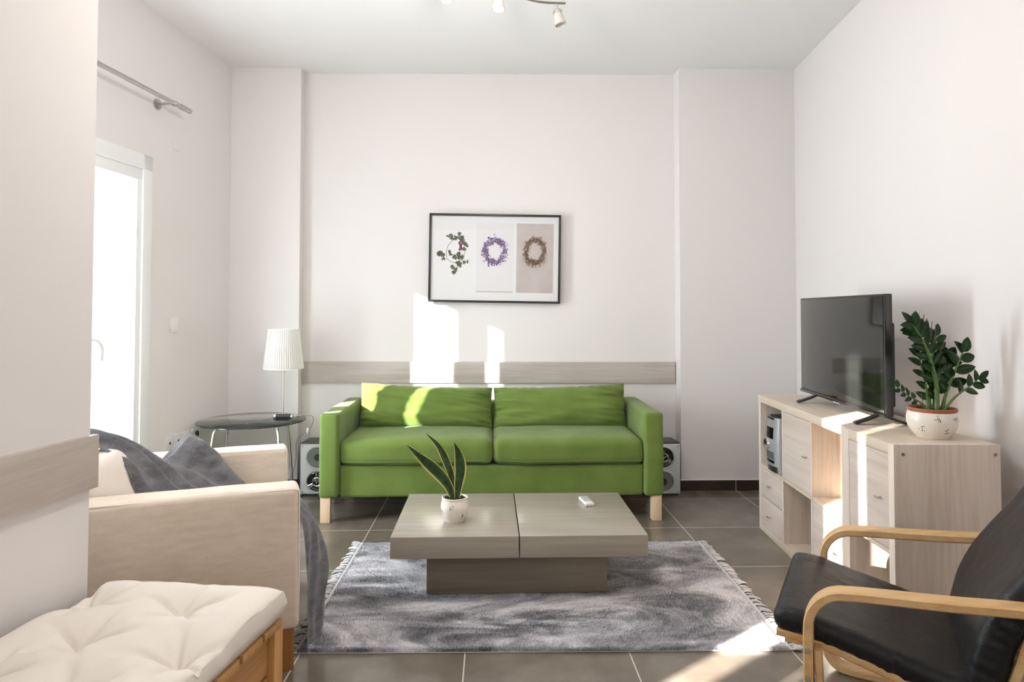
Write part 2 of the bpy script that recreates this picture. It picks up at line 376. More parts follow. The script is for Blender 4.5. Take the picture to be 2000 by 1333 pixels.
# foreground pier on the left
PA = math.radians(8.4); pd = Vector((math.sin(PA), math.cos(PA))); pn = Vector((pd.y, -pd.x))   # pn points into the room
PC = Vector((-1.164, 2.005))
def pier(t, off): v = PC - pd*t + pn*off; return (v.x, v.y)
bm = BM(); prism(bm, [pier(0, 0), pier(.98, 0), pier(.98, -.24), pier(.03, -.24)], 0, CZ); struct(obj('wall_pier', bm, 'wall', smooth=False))
# wooden wall rails
bm = BM(); box(bm, (0, 0, 0), (2.70, .02, .152), .003); o = struct(obj('trim_1', bm, 'rail', loc=(-1.380, 4.9075, .738), rot=(0, 0, math.atan2(-.060, 2.695))))
bm = BM(); box(bm, (-.010, -.97, 0), (.012, .012, .153), .003); v = PC + pn*.0; o = struct(obj('trim_2', bm, 'rail_y', loc=(PC.x+pn.x*.008, PC.y+pn.y*.008, .738), rot=(0, 0, -PA)))
# tile skirting with pale joints
bm = BM(); H0 = .072
box(bm, (XcR, 4.722, 0), (XR-.02, 4.736, H0), mat=0)
box(bm, (XcR-.012, 4.722, 0), (XcR+.001, 4.868, H0), mat=0)
prism(bm, [(XcL, 4.914), (XcR, 4.856), (XcR, 4.872), (XcL, 4.93)], 0, H0)
box(bm, (XL, 4.81, 0), (XcL+.012, 4.825, H0))
for x in (1.7094, 1.7094-.602): box(bm, (x-.0022, 4.7205, 0), (x+.0022, 4.737, H0+.0005), mat=1) if x > XcR else None
box(bm, (XcR-.013, 4.7212, H0), (XR-.02, 4.737, H0+.003), mat=2)
struct(obj('baseboard_back', bm, ['skirting', 'grout', 'wall'], smooth=False))
bm = BM(); prism(bm, [(XR, 4.73), (1.945, 2.5), (1.933, 2.5), (XR-.013, 4.73)], 0, H0); struct(obj('baseboard_right', bm, 'skirting', smooth=False))
bm = BM(); prism(bm, [(lwx(4.82), 4.82), (lwx(3.93), 3.93), (lwx(3.93)+.013, 3.93), (lwx(4.82)+.013, 4.82)], 0, H0); struct(obj('baseboard_left', bm, 'skirting', smooth=False))

# ------------------------------------------------------------------ balcony door (in the left wall)
LA = -math.atan(.1209)    # wall direction as a rotation about z: local y runs along the wall
def on_left(y, z=0, off=0): return (lwx(y)+off, y, z)
door = struct(bpy.data.objects.new('door_1', None)); COL.objects.link(door); door.location = on_left(3.0); door.rotation_euler = (0, 0, LA)
k = 1/math.cos(LA)
def yl(y): return (y-3.0)*k
bm = BM()   # outer frame and reveal trim
box(bm, (-.10, yl(3.845), 0), (.012, yl(3.925), 2.135), .004); box(bm, (-.10, yl(3.05), 0), (.012, yl(3.12), 2.135), .004)
box(bm, (-.10, yl(3.05), 2.05), (.012, yl(3.925), 2.135), .004); box(bm, (-.10, yl(3.05), 0), (.012, yl(3.925), .05), .004)
obj('door_frame', bm, 'pvc', door)
bm = BM()   # opening leaf
box(bm, (-.085, yl(3.805), .05), (.000, yl(3.858), 2.062), .006); box(bm, (-.085, yl(3.385), .05), (.000, yl(3.468), 2.062), .006)
box(bm, (-.085, yl(3.36), 1.985), (.000, yl(3.858), 2.062), .006); box(bm, (-.085, yl(3.36), .05), (.000, yl(3.858), .16), .006)
leaf_ = obj('door_leaf', bm, 'pvc', door)
bm = BM(); box(bm, (-.05, yl(3.46), .15), (-.042, yl(3.81), 1.99)); obj('glass_pane', bm, 'clear', leaf_, smooth=False)
bm = BM()
box(bm, (0.0, yl(3.488), .99), (.012, yl(3.515), 1.13), .004); tube(bm, smooth_path([(.01, yl(3.50), 1.105), (.045, yl(3.50), 1.108), (.055, yl(3.515), 1.10), (.055, yl(3.545), 1.06), (.052, yl(3.545), 1.0)]), .009)
obj('door_handle', bm, 'pvc', leaf_, loc=(0, -.07, 0))
bm = BM(); box(bm, (-.085, yl(3.12), .05), (.0, yl(3.18), 2.062), .004); box(bm, (-.085, yl(3.33), .05), (.0, yl(3.362), 2.062), .004); box(bm, (-.085, yl(3.12), 1.985), (.0, yl(3.36), 2.062)); box(bm, (-.085, yl(3.12), .05), (.0, yl(3.36), .16))
sl = obj('side_light', bm, 'pvc', door)
bm = BM(); box(bm, (-.05, yl(3.175), .15), (-.042, yl(3.335), 1.99)); obj('glass_pane', bm, 'clear', sl, smooth=False)
# unseen white panels added behind the left and right fill lights, outside the frame
bm = BM(); prism(bm, [(lwx(1.25)+.02, 1.25), (lwx(2.85)+.02, 2.85), (lwx(2.85)+.005, 2.85), (lwx(1.25)+.005, 1.25)], .85, 2.45); struct(obj('fill_backing_2', bm, 'pvc', smooth=False))
bm = BM(); box(bm, (2.72, -.55, .85), (2.745, 1.15, 2.55)); struct(obj('fill_backing_3', bm, 'pvc', smooth=False))
# balcony outside: slab and solid parapet, white
bm = BM(); box(bm, (-3.1, -2.0, .2), (-3.0, 5.2, 1.42)); struct(obj('wall_parapet', bm, 'outside', smooth=False))

# wall plates on the left wall
def plate(y, z, s, name, label, cat, group=None):
    t = thing(name, label, cat, on_left(y, z, .0), LA, group); return t
t = plate(4.166, 1.168, .08, 'light_switch', 'white light switch plate on the left wall, right of the balcony door', 'switch')
bm = BM(); box(bm, (0, -.040, -.045), (.007, .040, .045), .003); obj('plate', bm, 'white', t)
bm = BM(); box(bm, (.007, -.028, -.03), (.012, .028, .032), .002); obj('rocker', bm, 'white', t)
t = plate(4.166, 2.266, .07, 'junction_cover', 'small white cover plate high on left wall above the switch', 'wall plate')
bm = BM(); box(bm, (0, -.036, -.032), (.004, .036, .032), .002); obj('plate', bm, 'wall', t)
bm = BM(); box(bm, (.004, -.004, -.004), (.006, .004, .004), .0); obj('screw', bm, 'white', t)
def socket(y, z, label, kind):
    t = plate(y, z, .08, 'wall_socket', label, 'socket', 'row of sockets above the armchair')
    bm = BM(); box(bm, (0, -.040, -.040), (.013, .040, .040), .003); obj('plate', bm, 'white', t)
    if kind == 'round':
        bm = BM(); cyl(bm, (.009, .004, .002), (.0165, .004, .002), .021, n=28); obj('socket_hole', bm, 'black', t)['label'] = 'round black socket insert'
    elif kind == 'dark':
        bm = BM(); cyl(bm, (.010, 0, 0), (.0145, 0, 0), .026, n=24); cyl(bm, (.012, 0, -.004), (.016, 0, -.004), .006, n=12); obj('socket_hole', bm, 'darkgrey' if 0 else 'nickel', t)
    else:
        bm = BM(); cyl(bm, (.010, 0, -.004), (.0145, 0, -.004), .008, n=14); obj('socket_hole', bm, 'darkgrey', t)
socket(4.128, .464, 'leftmost of the four white wall sockets behind the armchair', 'small')
socket(4.214, .464, 'second from left of the white wall sockets behind the armchair', 'small')
socket(4.300, .464, 'third from left of the white wall sockets, with a grey insert', 'dark')
socket(4.410, .464, 'white wall socket with a round black insert, nearest the glass table', 'round')

# curtain rod
t = thing('curtain_rod', 'brushed steel curtain rod with ringed finial above the balcony door', 'curtain rod', on_left(3.0, 2.459, 0), LA)
ko = .112
bm = BM(); cyl(bm, (ko, -1.2, 0), (ko, 1.035, 0), .0125, n=20); obj('rod', bm, 'steel', t)
bm = BM(); cyl(bm, (ko, 1.03, 0), (ko, 1.055, 0), .0165, n=24); cyl(bm, (ko, 1.062, 0), (ko, 1.13, 0), .0155, n=24); cyl(bm, (ko, 1.05, 0), (ko, 1.07, 0), .0135, n=24); obj('finial', bm, 'steel', t)
bm = BM(); cyl(bm, (0, .975, 0), (.010, .975, 0), .032, n=28); cyl(bm, (.01, .975, 0), (.016, .975, 0), .022, n=28); cyl(bm, (.01, .975, 0), (ko-.01, .975, 0), .008, n=16)
lathe(bm, [(.015, -.012), (.018, -.006), (.018, .006), (.015, .012)], n=20, center=(ko, .975, 0)); obj('bracket', bm, 'steel', t)

# ------------------------------------------------------------------ picture on the back wall
t = thing('framed_print', 'black framed print of three wreaths above the green sofa', 'picture', (.018, 4.862, 1.635), math.atan2(-.06, 2.69))
t.rotation_euler[1] = math.radians(.8)
W2, H2 = .474, .320
bm = BM()
box(bm, (-W2, -.012, H2-.016), (W2, .010, H2), .0015); box(bm, (-W2, -.012, -H2), (W2, .010, -H2+.016), .0015)
box(bm, (-W2, -.012, -H2), (-W2+.016, .010, H2), .0015); box(bm, (W2-.016, -.012, -H2), (W2, .010, H2), .0015); obj('frame', bm, 'frame', t)
bm = BM(); box(bm, (-W2+.01, .0, -H2+.01), (W2-.01, .008, H2-.01)); mount = obj('mount', bm, 'paper', t, smooth=False)
PW = .133
def print_panel(cx, mat):
    bm = BM(); box(bm, (cx-PW, -.0014, -.245), (cx+PW, 0, .255)); return obj('print', bm, mat, t, smooth=False)
def blob(bm, x, z, rx, rz, a, y, n=7, mi=0, jag=.25):
    vs = []
    for k in range(n):
        th = 2*PI*k/n; r = 1+random.uniform(-jag, jag); px, pz = rx*r*math.cos(th), rz*r*math.sin(th)
        vs.append(bm.verts.new((x+px*math.cos(a)-pz*math.sin(a), y, z+px*math.sin(a)+pz*math.cos(a))))
    f = bm.faces.new(vs); f.material_index = mi
def strip(bm, pts, wd, y, mi=0):
    for (x0, z0), (x1, z1) in zip(pts, pts[1:]):
        d = Vector((x1-x0, z1-z0)); d = d.normalized() if d.length else Vector((1, 0)); n_ = Vector((-d.y, d.x))*wd/2
        f = bm.faces.new([bm.verts.new((x0+n_.x, y, z0+n_.y)), bm.verts.new((x1+n_.x, y, z1+n_.y)), bm.verts.new((x1-n_.x, y, z1-n_.y)), bm.verts.new((x0-n_.x, y, z0-n_.y))]); f.material_index = mi
# ivy wreath
p1 = print_panel(-.289, 'paper'); bm = BM(); cx, cz = -.289, .045
strip(bm, [(cx-.01, cz+.085), (cx-.045, cz+.05), (cx-.062, cz), (cx-.058, cz-.05), (cx-.025, cz-.075), (cx+.005, cz-.082), (cx+.05, cz-.062), (cx+.072, cz-.04)], .0035, -.0017, 2)
strip(bm, [(cx+.035, cz+.08), (cx+.068, cz+.05), (cx+.075, cz), (cx+.06, cz-.05)], .003, -.0017, 2)
for (x, z, s) in [(-.03, .115, 1), (-.022, .095, 1), (.03, .13, .8), (.012, .10, 1.1), (.04, .098, 1.2), (.055, .105, .7), (.078, .055, 1.2), (.07, .02, .9), (.055, .085, 1), (-.10, -.015, 1.2), (-.085, -.03, 1.1), (-.115, -.02, .9), (-.08, -.05, .8), (-.035, 0, .7), (-.03, -.018, .8), (.0, -.035, 1.2), (.022, -.02, 1.1), (.032, -.04, 1.2), (.058, -.04, .8), (.02, -.085, 1.1), (.035, -.10, 1.1), (-.015, -.11, 1.1), (.012, -.125, .9), (-.005, -.15, 1), (.07, -.075, .8), (.09, -.07, .7), (-.055, .105, .6)]:
    for q in range(4): blob(bm, cx+x*1.0+random.uniform(-.008, .008), cz+z+random.uniform(-.008, .008), .015*s, .009*s, random.uniform(0, 3.1), -.0019-q*.0001, 6, random.choice((0, 0, 1)))
for q in range(14): blob(bm, cx+.045+random.uniform(-.018, .016), cz+.045+random.uniform(-.03, .025), .007, .011, random.uniform(-.4, .4), -.0024, 6, 3)
obj('ivy_wreath', bm, ['p_leaf', 'p_leaf2', 'p_vine', 'p_berry'], p1, smooth=False)
# lilac wreath
p2 = print_panel(0, 'paper2'); bm = BM(); cx, cz = .0, .055
for q in range(520):
    a = random.uniform(0, 2*PI); r = random.gauss(1, .15)
    x = cx+math.cos(a)*.073*r; z = cz+math.sin(a)*.082*r-.004
    blob(bm, x, z, random.uniform(.004, .009), random.uniform(.003, .007), random.uniform(0, 3), -.0017-q*1.5e-6, 6, random.choice((0, 0, 0, 1, 2)))
for q in range(40):
    a = random.uniform(0, 2*PI); blob(bm, cx+math.cos(a)*.056, cz+math.sin(a)*.064, .004, .002, a, -.0026, 5, 3)
obj('lilac_wreath', bm, ['p_lilac', 'p_lilac2', 'p_lilac3', 'p_straw3'], p2, smooth=False)
bm = BM(); box(bm, (-PW, -.0016, -.245), (PW, -.0012, -.236)); obj('print_edge', bm, 'p_lilac3' if 0 else 'paper3', p2, smooth=False)
# straw wreath
p3 = print_panel(.289, 'paper3'); bm = BM(); cx, cz = .289, .055
for q in range(620):
    a = random.uniform(0, 2*PI); r = random.gauss(1, .13); ln = random.uniform(.010, .024)
    x = cx+math.cos(a)*.066*r; z = cz+math.sin(a)*.083*r; d = a-PI/2+random.uniform(-.6, .6)
    strip(bm, [(x, z), (x+math.cos(d)*ln, z+math.sin(d)*ln)], random.uniform(.002, .0055), -.0017-q*1.5e-6, random.choice((0, 0, 1, 2)))
for q in range(46):
    a = random.uniform(-2.7, -.5); x = cx+math.cos(a)*.07; z = cz+math.sin(a)*.085; d = a+random.uniform(-.3, .5); strip(bm, [(x, z), (x+math.cos(d)*.035, z+math.sin(d)*.035)], .0018, -.0025, random.choice((1, 2)))
obj('straw_wreath', bm, ['p_straw', 'p_straw2', 'p_straw3'], p3, smooth=False)
bm = BM(); box(bm, (-W2+.01, -.008, -H2+.01), (W2-.01, -.0065, H2-.01)); obj('glazing', bm, glass('picture_glass', (1, 1, 1), .03), t, smooth=False)

# ------------------------------------------------------------------ sofa
SX0, SX1, SY0, SY1 = -1.022, 1.030, 4.05, 4.845
t = thing('sofa', 'green two-cushion fabric sofa with pale wooden legs against the back wall', 'sofa', (0, SY0, 0))
AW = .115
def wob(amp, s, seed=0):
    return lambda q: q + Vector((fbm((q.x+seed, q.y, q.z), s), fbm((q.x, q.y+seed, q.z+5), s), fbm((q.x, q.y, q.z+seed+9), s)))*amp
for x0, x1, nm in ((SX0, SX0+AW, 0), (SX1-AW, SX1, 1)):
    bm = BM(); c = Vector(((x0+x1)/2, .385, .395)); ff = wob(.004, 5, nm*9)
    rbox(bm, (x1-x0, .785, .500), .022, (3, 16, 12), lambda q: ff(q)+c); obj('armrest', bm, 'green', t)
bm = BM(); c = Vector(((SX0+SX1)/2, .40, .235)); ff = wob(.004, 4, 3); rbox(bm, (SX1-SX0-2*AW+.004, .74, .185), .018, (30, 8, 4), lambda q: ff(q)+c); obj('seat_base', bm, 'green', t)
bm = BM(); c = Vector(((SX0+SX1)/2, .715, .42)); rbox(bm, (SX1-SX0-2*AW+.01, .13, .42), .03, (10, 3, 5), lambda q: q+c); obj('back_frame', bm, 'green', t)
mid = .006
for i, (x0, x1) in enumerate(((SX0+AW-.003, mid-.002), (mid+.002, SX1-AW+.003))):
    w_ = x1-x0; c = Vector(((x0+x1)/2, .335, .408)); ff = wob(.006, 4.5, 20+i*7)
    def f(q, w_=w_, c=c, ff=ff):
        u = q.x/(w_/2); v = q.y/.33
        p = ff(q); p.z += .016*(1-u**4)*(1-min(1, abs(v))**3)*(1 if q.z > 0 else -.1); p.y -= .010*(1-u**2)*(1 if q.y < -.2 else 0)
        return p+c
    bm = BM(); rbox(bm, (w_, .64, .148), .042, (26, 16, 4), f); o = obj('seat_cushion', bm, 'green', t)
    bm = BM(); zz = .352
    tube(bm, [f(Vector((-w_/2+.02+(w_-.04)*k/20, -.322, -.05))) for k in range(21)], .0028, 6); obj('piping', bm, 'green', o)
# back cushions: soft envelopes, puckered at the sides
def back_cushion(x0, x1, seed, hl, hr):
    w_ = x1-x0; bm = BM(); nx, nz = 110, 56; lean = math.radians(17)
    rows = []
    def P(u, v, s):
        # u,v in -1..1; s=+-1 front/back
        e = max(0, (1-abs(u)**4.5))**.55*max(0, (1-abs(v)**4))**.55
        th = .108*e
        if s > 0:
            pk = abs(u)**5; th += .012*pk*noise.noise(Vector((seed, v*7, u*1.5)))*e**.3*2.4
            pkv = abs(v)**6; th += .010*pkv*noise.noise(Vector((u*11, seed, v)))*2*e**.3
            th += .012*noise.noise(Vector((u*2.2+seed, v*3.1, 0)))*e + .016*noise.noise(Vector((u*1.2+seed, v*5.5+u*2.5, 4)))*abs(u)*e
            th += .010*(abs(noise.noise(Vector((u*5+seed, v*13+u*3, 2))))-.2)*min(1, abs(u)**2.5+.12)*e + .009*(abs(noise.noise(Vector((u*16+seed, v*3, 6))))-.2)*max(0, v)**4*e**.5
        ht = (hl*(1-u)/2+hr*(1+u)/2); sag = .014*(1-u*u)*max(0, v)
        cx_ = u*w_/2*(1-.018*(1-v*v)) ; z_ = (v+1)/2*(ht-sag)+.004*noise.noise(Vector((u*9+seed, 3, 0)))*max(0, v)
        return Vector(((x0+x1)/2+cx_, -th*s, z_))
    def place(p):
        y, z = p.y, p.z
        return Vector((p.x, .49+y*math.cos(lean)+z*math.sin(lean), .465+z*math.cos(lean)-y*math.sin(lean)*.0 + (-y)*math.sin(lean)))
    us = [math.sin(PI/2*(-1+2*i/nx)) for i in range(nx+1)]; vs = [math.sin(PI/2*(-1+2*j/nz)) for j in range(nz+1)]
    for s in (1, -1):
        grid(bm, [[place(P(u, v, s)) for u in us] for v in vs])
    bmesh.ops.remove_doubles(bm, verts=bm.verts[:], dist=.0004)
    return obj('back_cushion', bm, 'green', t)
back_cushion(-.885, .003, 1.3, .318, .283); back_cushion(.010, .905, 8.1, .283, .308)
def legs(parent, pts, w1, w2, h, mat, name='leg'):
    for x, y in pts:
        bm = BM(); vs = box(bm, (x-w1/2, y-w1/2, 0), (x+w1/2, y+w1/2, h), .003)
        obj(name, bm, mat, parent)
legs(t, [(-.985, .035), (.990, .035), (-.985, .73), (.990, .73)], .058, .05, .155, 'birch_leg')

# ------------------------------------------------------------------ rug
RX0, RX1, RY0, RY1 = -.700, 1.108, 2.505, 3.685
t = thing('rug', 'shaggy grey mottled rug with pale fringes lying under the coffee table', 'rug', ((RX0+RX1)/2, (RY0+RY1)/2, 0), math.radians(-.8))
hw, hd = (RX1-RX0)/2, (RY1-RY0)/2
bm = BM(); box(bm, (-hw, -hd, 0.0005), (hw, hd, .006), .002); obj('backing', bm, 'rug_back', t)
bm = BM(); nx, ny = 150, 100
grid(bm, [[(-hw+.006+(2*hw-.012)*i/nx, -hd+.006+(2*hd-.012)*j/ny, (.011+.003*noise.noise(Vector((i*.15, j*.2, 0)))) if 0 < i < nx and 0 < j < ny else .005) for i in range(nx+1)] for j in range(ny+1)])
obj('pile_base', bm, 'rug', t)
# pile: short fibres
verts = []; faces = []; R = random.Random(5)
nf = 90000
for q in range(nf):
    if q < nf*.10: x = R.uniform(-hw, hw); y = -hd+abs(R.gauss(0, .01))
    else: x = R.uniform(-hw+.004, hw-.012); y = R.uniform(-hd, hd)
    n1 = noise.noise(Vector((x*2.3, y*3.1, 3))); n2_ = noise.noise(Vector((x*2.9+9, y*2.4, 7)))
    dx = n1*.022+R.gauss(0, .004); dy = n2_*.022+R.gauss(0, .004); h = R.uniform(.013, .019); wd = R.uniform(.0012, .0022); a = R.uniform(0, PI)
    ax, ay = math.cos(a)*wd, math.sin(a)*wd; b = len(verts)
    verts += [(x-ax, y-ay, .006), (x+ax, y+ay, .006), (x+dx, y+dy, h)]; faces.append((b, b+1, b+2))
me = bpy.data.meshes.new('pile'); me.from_pydata(verts, [], faces); o = link('pile', me, 'rug', t); o['kind'] = 'stuff'
for sx in (-1, 1):
    bm = BM(); box(bm, (min(sx*hw, sx*(hw+.010)), -hd, .001), (max(sx*hw, sx*(hw+.010)), hd, .008), .002); y = -hd
    fr = obj('fringe_binding', bm, 'fringe', t)
    bm = BM()
    while y < hd:
        ln = R.uniform(.045, .065); sw = R.gauss(0, .012)-.004
        for k in range(4):
            off = R.gauss(0, .0035); tip = R.gauss(0, .006)
            tube(bm, [(sx*(hw+.006), y+off*.4, .006), (sx*(hw+.022), y+off+sw*.3, .010), (sx*(hw+ln*.8), y+off+sw*.8+tip*.5, .007), (sx*(hw+ln), y+off+sw+tip, .003)], [.0016, .0028, .0026, .0008], 5)
        y += R.uniform(.017, .021)
    fo = obj('fringe', bm, 'fringe', t); fo['kind'] = 'stuff'

# ------------------------------------------------------------------ coffee table
t = thing('coffee_table', 'low grey oak coffee table with split block top on the shaggy rug', 'coffee table', (.118, 3.27, .016), math.radians(.2))
zt, zb = .270, .178
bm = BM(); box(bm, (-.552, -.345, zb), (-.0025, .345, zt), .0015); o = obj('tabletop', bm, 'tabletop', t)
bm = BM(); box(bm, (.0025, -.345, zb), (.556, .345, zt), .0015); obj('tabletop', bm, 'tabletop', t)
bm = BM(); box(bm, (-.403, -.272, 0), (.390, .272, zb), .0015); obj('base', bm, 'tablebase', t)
ZT = .286

# ------------------------------------------------------------------ pots and plants
def pot(t, s, foot, belly, rim, h, motifs, tray=None, seed=1):
    bm = BM(); prof = [(0, 0), (foot, 0), (foot*1.03, .004)]
    for k in range(1, 17):
        v = k/16; r = foot+(belly-foot)*math.sin(min(1, v*1.55)*PI/2)**.8 if v < .62 else belly+(rim-belly)*((v-.62)/.38)**1.7
        prof.append((r, .004+v*(h-.010)))
    prof += [(rim+.003, h-.004), (rim+.003, h), (rim-.002, h+.001), (rim-.004, h-.004), (rim-.006, h-.03)]
    lathe(bm, prof, 56); o = obj('pot', bm, 'pot', t)
    bm = BM()
    def ra(z):
        for (r0, z0), (r1, z1) in zip(prof[2:19], prof[3:20]):
            if z0 <= z <= z1: return r0+(r1-r0)*(z-z0)/(z1-z0)
        return belly
    rr = random.Random(seed)
    bm.free()
    for th, z in motifs:
        bm = BM()   # little sprig marks glazed on the belly
        for q in range(7):
            a = th+rr.uniform(-.13, .13); zz = z+rr.uniform(-.009, .009); r = ra(zz)+.0004
            c = Vector((math.cos(a)*r, math.sin(a)*r, zz)); tx = Vector((-math.sin(a), math.cos(a), 0)); tz = Vector((0, 0, 1)); aa = rr.uniform(0, PI)
            d1 = (tx*math.cos(aa)+tz*math.sin(aa))*.0055; d2 = (tz*math.cos(aa)-tx*math.sin(aa))*.0014; nrm = Vector((math.cos(a), math.sin(a), 0))*.0004
            bm.faces.new([bm.verts.new(c+d1+nrm), bm.verts.new(c+d2+nrm), bm.verts.new(c-d1+nrm), bm.verts.new(c-d2+nrm)])
        obj('floral_motif', bm, 'motif', o, smooth=False)
    return o, prof
def soil(t, r, z):
    bm = BM(); rr = random.Random(3); lathe(bm, [(0.001, z+.003), (r*.5, z+.004), (r, z)], 32)
    for q in range(170):
        a = rr.uniform(0, 2*PI); d = r*.93*math.sqrt(rr.random()); s = rr.uniform(.0018, .004)
        m = Matrix.Translation((math.cos(a)*d, math.sin(a)*d, z+.004)) @ Matrix.Rotation(rr.uniform(0, 3), 4, 'X') @ Matrix.Diagonal((s, s*.7, s*.6, 1))
        bmesh.ops.create_icosphere(bm, subdivisions=1, radius=1, matrix=m)
    obj('soil', bm, 'soil', t)
t = thing('snake_plant', 'small snake plant with three leaves in white pot on coffee table', 'potted plant', (-.171, 3.155, ZT))
pot(t, 1, .045, .065, .057, .108, [(-1.75, .075), (-.95, .035), (-2.6, .05), (1.5, .06), (.2, .08)], seed=4); soil(t, .052, .100)
def snake_leaf(base, ctrl, wd, face, seed):
    """ctrl: centre line points; wd: widths; face: across vector"""
    P = smooth_path([base]+ctrl, 8); n = len(P); bm = BM(); rows = []; fa = Vector(face).normalized()
    for i, p in enumerate(P):
        s = i/(n-1); tt = (P[min(i+1, n-1)]-P[max(i-1, 0)]).normalized(); a = (fa-tt*fa.dot(tt)).normalized(); nn = a.cross(tt)
        w_ = max(.0006, wd*(.30+.70*math.sin(min(1, s*1.15+.12)*PI*.62)**1.3)*(1-max(0, (s-.55)/.45)**1.8)); tw = .35*s
        a2 = a*math.cos(tw)+nn*math.sin(tw); n2 = nn*math.cos(tw)-a*math.sin(tw)
        fr_ = [(-1, 0), (-.78, -.14), (-.4, -.30), (0, -.36), (.4, -.30), (.78, -.14), (1, 0)]
        th = .0015
        rows.append([p+a2*w_*u_+n2*(w_*v_) for u_, v_ in fr_]+[p+a2*w_*u_+n2*(w_*v_+th) for u_, v_ in fr_[::-1]]+[p+a2*w_*-1])
    R_ = grid(bm, rows)
    bm.faces.ensure_lookup_table()
    for i, f in enumerate(bm.faces):
        c = i % 14; f.material_index = 1 if c in (0, 5, 6, 7, 12, 13) else 0
    bmesh.ops.remove_doubles(bm, verts=bm.verts[:], dist=.0001)
    obj('leaf', bm, ['snake', 'snake_edge'], t, angle=80)
snake_leaf((-.004, 0, .095), [(-.035, 0, .165), (-.085, -.005, .225), (-.150, -.01, .285), (-.222, -.01, .352)], .032, (.62, -.1, .78), 1)
snake_leaf((.004, .010, .095), [(-.010, .012, .175), (-.035, .012, .255), (-.075, .012, .335), (-.135, .012, .400)], .019, (.85, .3, .35), 2)
snake_leaf((.010, -.006, .095), [(.018, -.006, .165), (.026, -.006, .235), (.018, -.006, .300), (-.004, -.006, .362)], .028, (.95, .25, 0), 3)
bm = BM()
t2 = thing('remote_control', 'small pale grey remote control on the coffee table', 'remote', (.478, 3.425, ZT), math.radians(8))
box(bm, (-.024, -.068, .0), (.024, .068, .016), .006, 3); obj('casing', bm, 'remote', t2)
for r_ in range(5):
    for c_ in range(3):
        bm = BM(); cyl(bm, (-.013+.013*c_, .045-.017*r_, .0155), (-.013+.013*c_, .045-.017*r_, .0178), .0042, n=10); obj('button', bm, 'button', t2)

# ------------------------------------------------------------------ storage units
CD = Vector((-.067, -.998)).normalized(); ang = math.atan2(CD.y, CD.x)    # local x runs from the far end to the near end; local -y... depth goes to +x world
CA = Vector((1.553, 3.93))
def unit(name, label, s0, s1, cols, off=0, rz=0):
    """cols: list of column start positions (outer wall .038, dividers .015)"""
    p = CA + CD*s0; t = thing(name, label, 'storage unit', (p.x, p.y, 0), ang+rz); L = s1-s0; D = .385; Hh = .77
    bm = BM(); box(bm, (.038, off, Hh-.040), (L-.038, off+D, Hh), .0012); obj('top_panel', bm, 'oak_x', t)
    bm = BM(); box(bm, (.038, off, 0), (L-.038, off+D, .038), .0012); obj('bottom_panel', bm, 'oak_x', t)
    bm = BM(); box(bm, (0, off, 0), (.038, off+D, Hh), .0012); obj('side_panel', bm, 'oak', t)
    bm = BM(); box(bm, (L-.038, off, 0), (L, off+D, Hh), .0012); sp_ = obj('side_panel', bm, 'oak', t)
    inner = [(.038, None)]; 
    xs = [.038]+[c for c in cols]+[L-.038]
    for c in cols: bm = BM(); box(bm, (c-.008, off+.001, .038), (c+.008, off+D, Hh-.040)); obj('divider', bm, 'oak', t, smooth=False)
    bm = BM(); box(bm, (.038, off+.001, .365), (L-.038, off+D, .381)); obj('shelf', bm, 'oak_x', t, smooth=False)
    cells = []
    for a, b in zip(xs, xs[1:]):
        cells.append((a+(.008 if a != .038 else 0), b-(.008 if b != L-.038 else 0)))
    return t, cells, off, sp_
MAT['oak_x'] = wood('white_stained_oak_top', (.56, .46, .36), (.66, .56, .45), (.74, .65, .54), axis=0, scale=.9, rough=.42)
MAT['door_oak'] = wood('door_oak', (.50, .41, .35), (.63, .54, .48), (.74, .66, .60), axis=0, scale=.55, rough=.45)
# local +y of a unit must point to +x world (behind the fronts): rotation ang (about -94 deg) maps +y -> (+x)
def knob(par, x, y, z):
    bm = BM(); cyl(bm, (x, y, z), (x, y-.014, z), .0035, n=12); tube(bm, [(x-.013, y-.016, z), (x+.013, y-.016, z)], .0045, 10); obj('knob', bm, 'nickel', par)
far, cells, off, _ = unit('cube_storage_unit', 'long pale oak cube storage unit under the television', .020, 1.135, [.380, .752])
a, b = cells[1]
bm = BM(); box(bm, (a+.002, .001, .383), (b-.002, .017, .728), .001); d_ = obj('door', bm, 'door_oak', far); knob(d_, b-.045, .001, .556)
a, b = cells[2]
bm = BM(); box(bm, (a+.002, .001, .040), (b-.002, .017, .363), .001); d_ = obj('door', bm, 'door_oak', far); knob(d_, b-.045, .001, .214)
a, b = cells[0]
for z0, z1, zk in ((.205, .363, .284), (.040, .200, .118)):
    bm = BM(); box(bm, (a+.002, .001, z0), (b-.002, .017, z1), .001); box(bm, (a+.01, .017, z0+.01), (b-.01, .34, z1-.03)); d_ = obj('drawer', bm, 'door_oak', far); knob(d_, (a+b)/2-.012, .001, zk)
near, cells, off, sp_ = unit('cabinet_unit', 'narrow pale oak door cabinet at the near end, holding the planter', 1.147, 1.518, [], off=-.012, rz=math.radians(1.8))
a, b = cells[0]
bm = BM(); box(bm, (a+.002, -.011, .383), (b-.002, .005, .728), .001); d_ = obj('door', bm, 'door_oak', near); knob(d_, b-.055, -.011, .558)
bm = BM(); L = 1.518-1.147
bm.free()
for y in (.022, .355): bm = BM(); cyl(bm, (L, y, .735), (L+.0015, y, .735), .0062, n=18); obj('screw_cap', bm, 'screw', sp_)

def unit_pt(s, d=0, z=.77):
    n_ = Vector((-CD.y, CD.x)); n_ = n_ if n_.x > 0 else -n_
    v = CA+CD*s+n_*d; return (v.x, v.y, z)
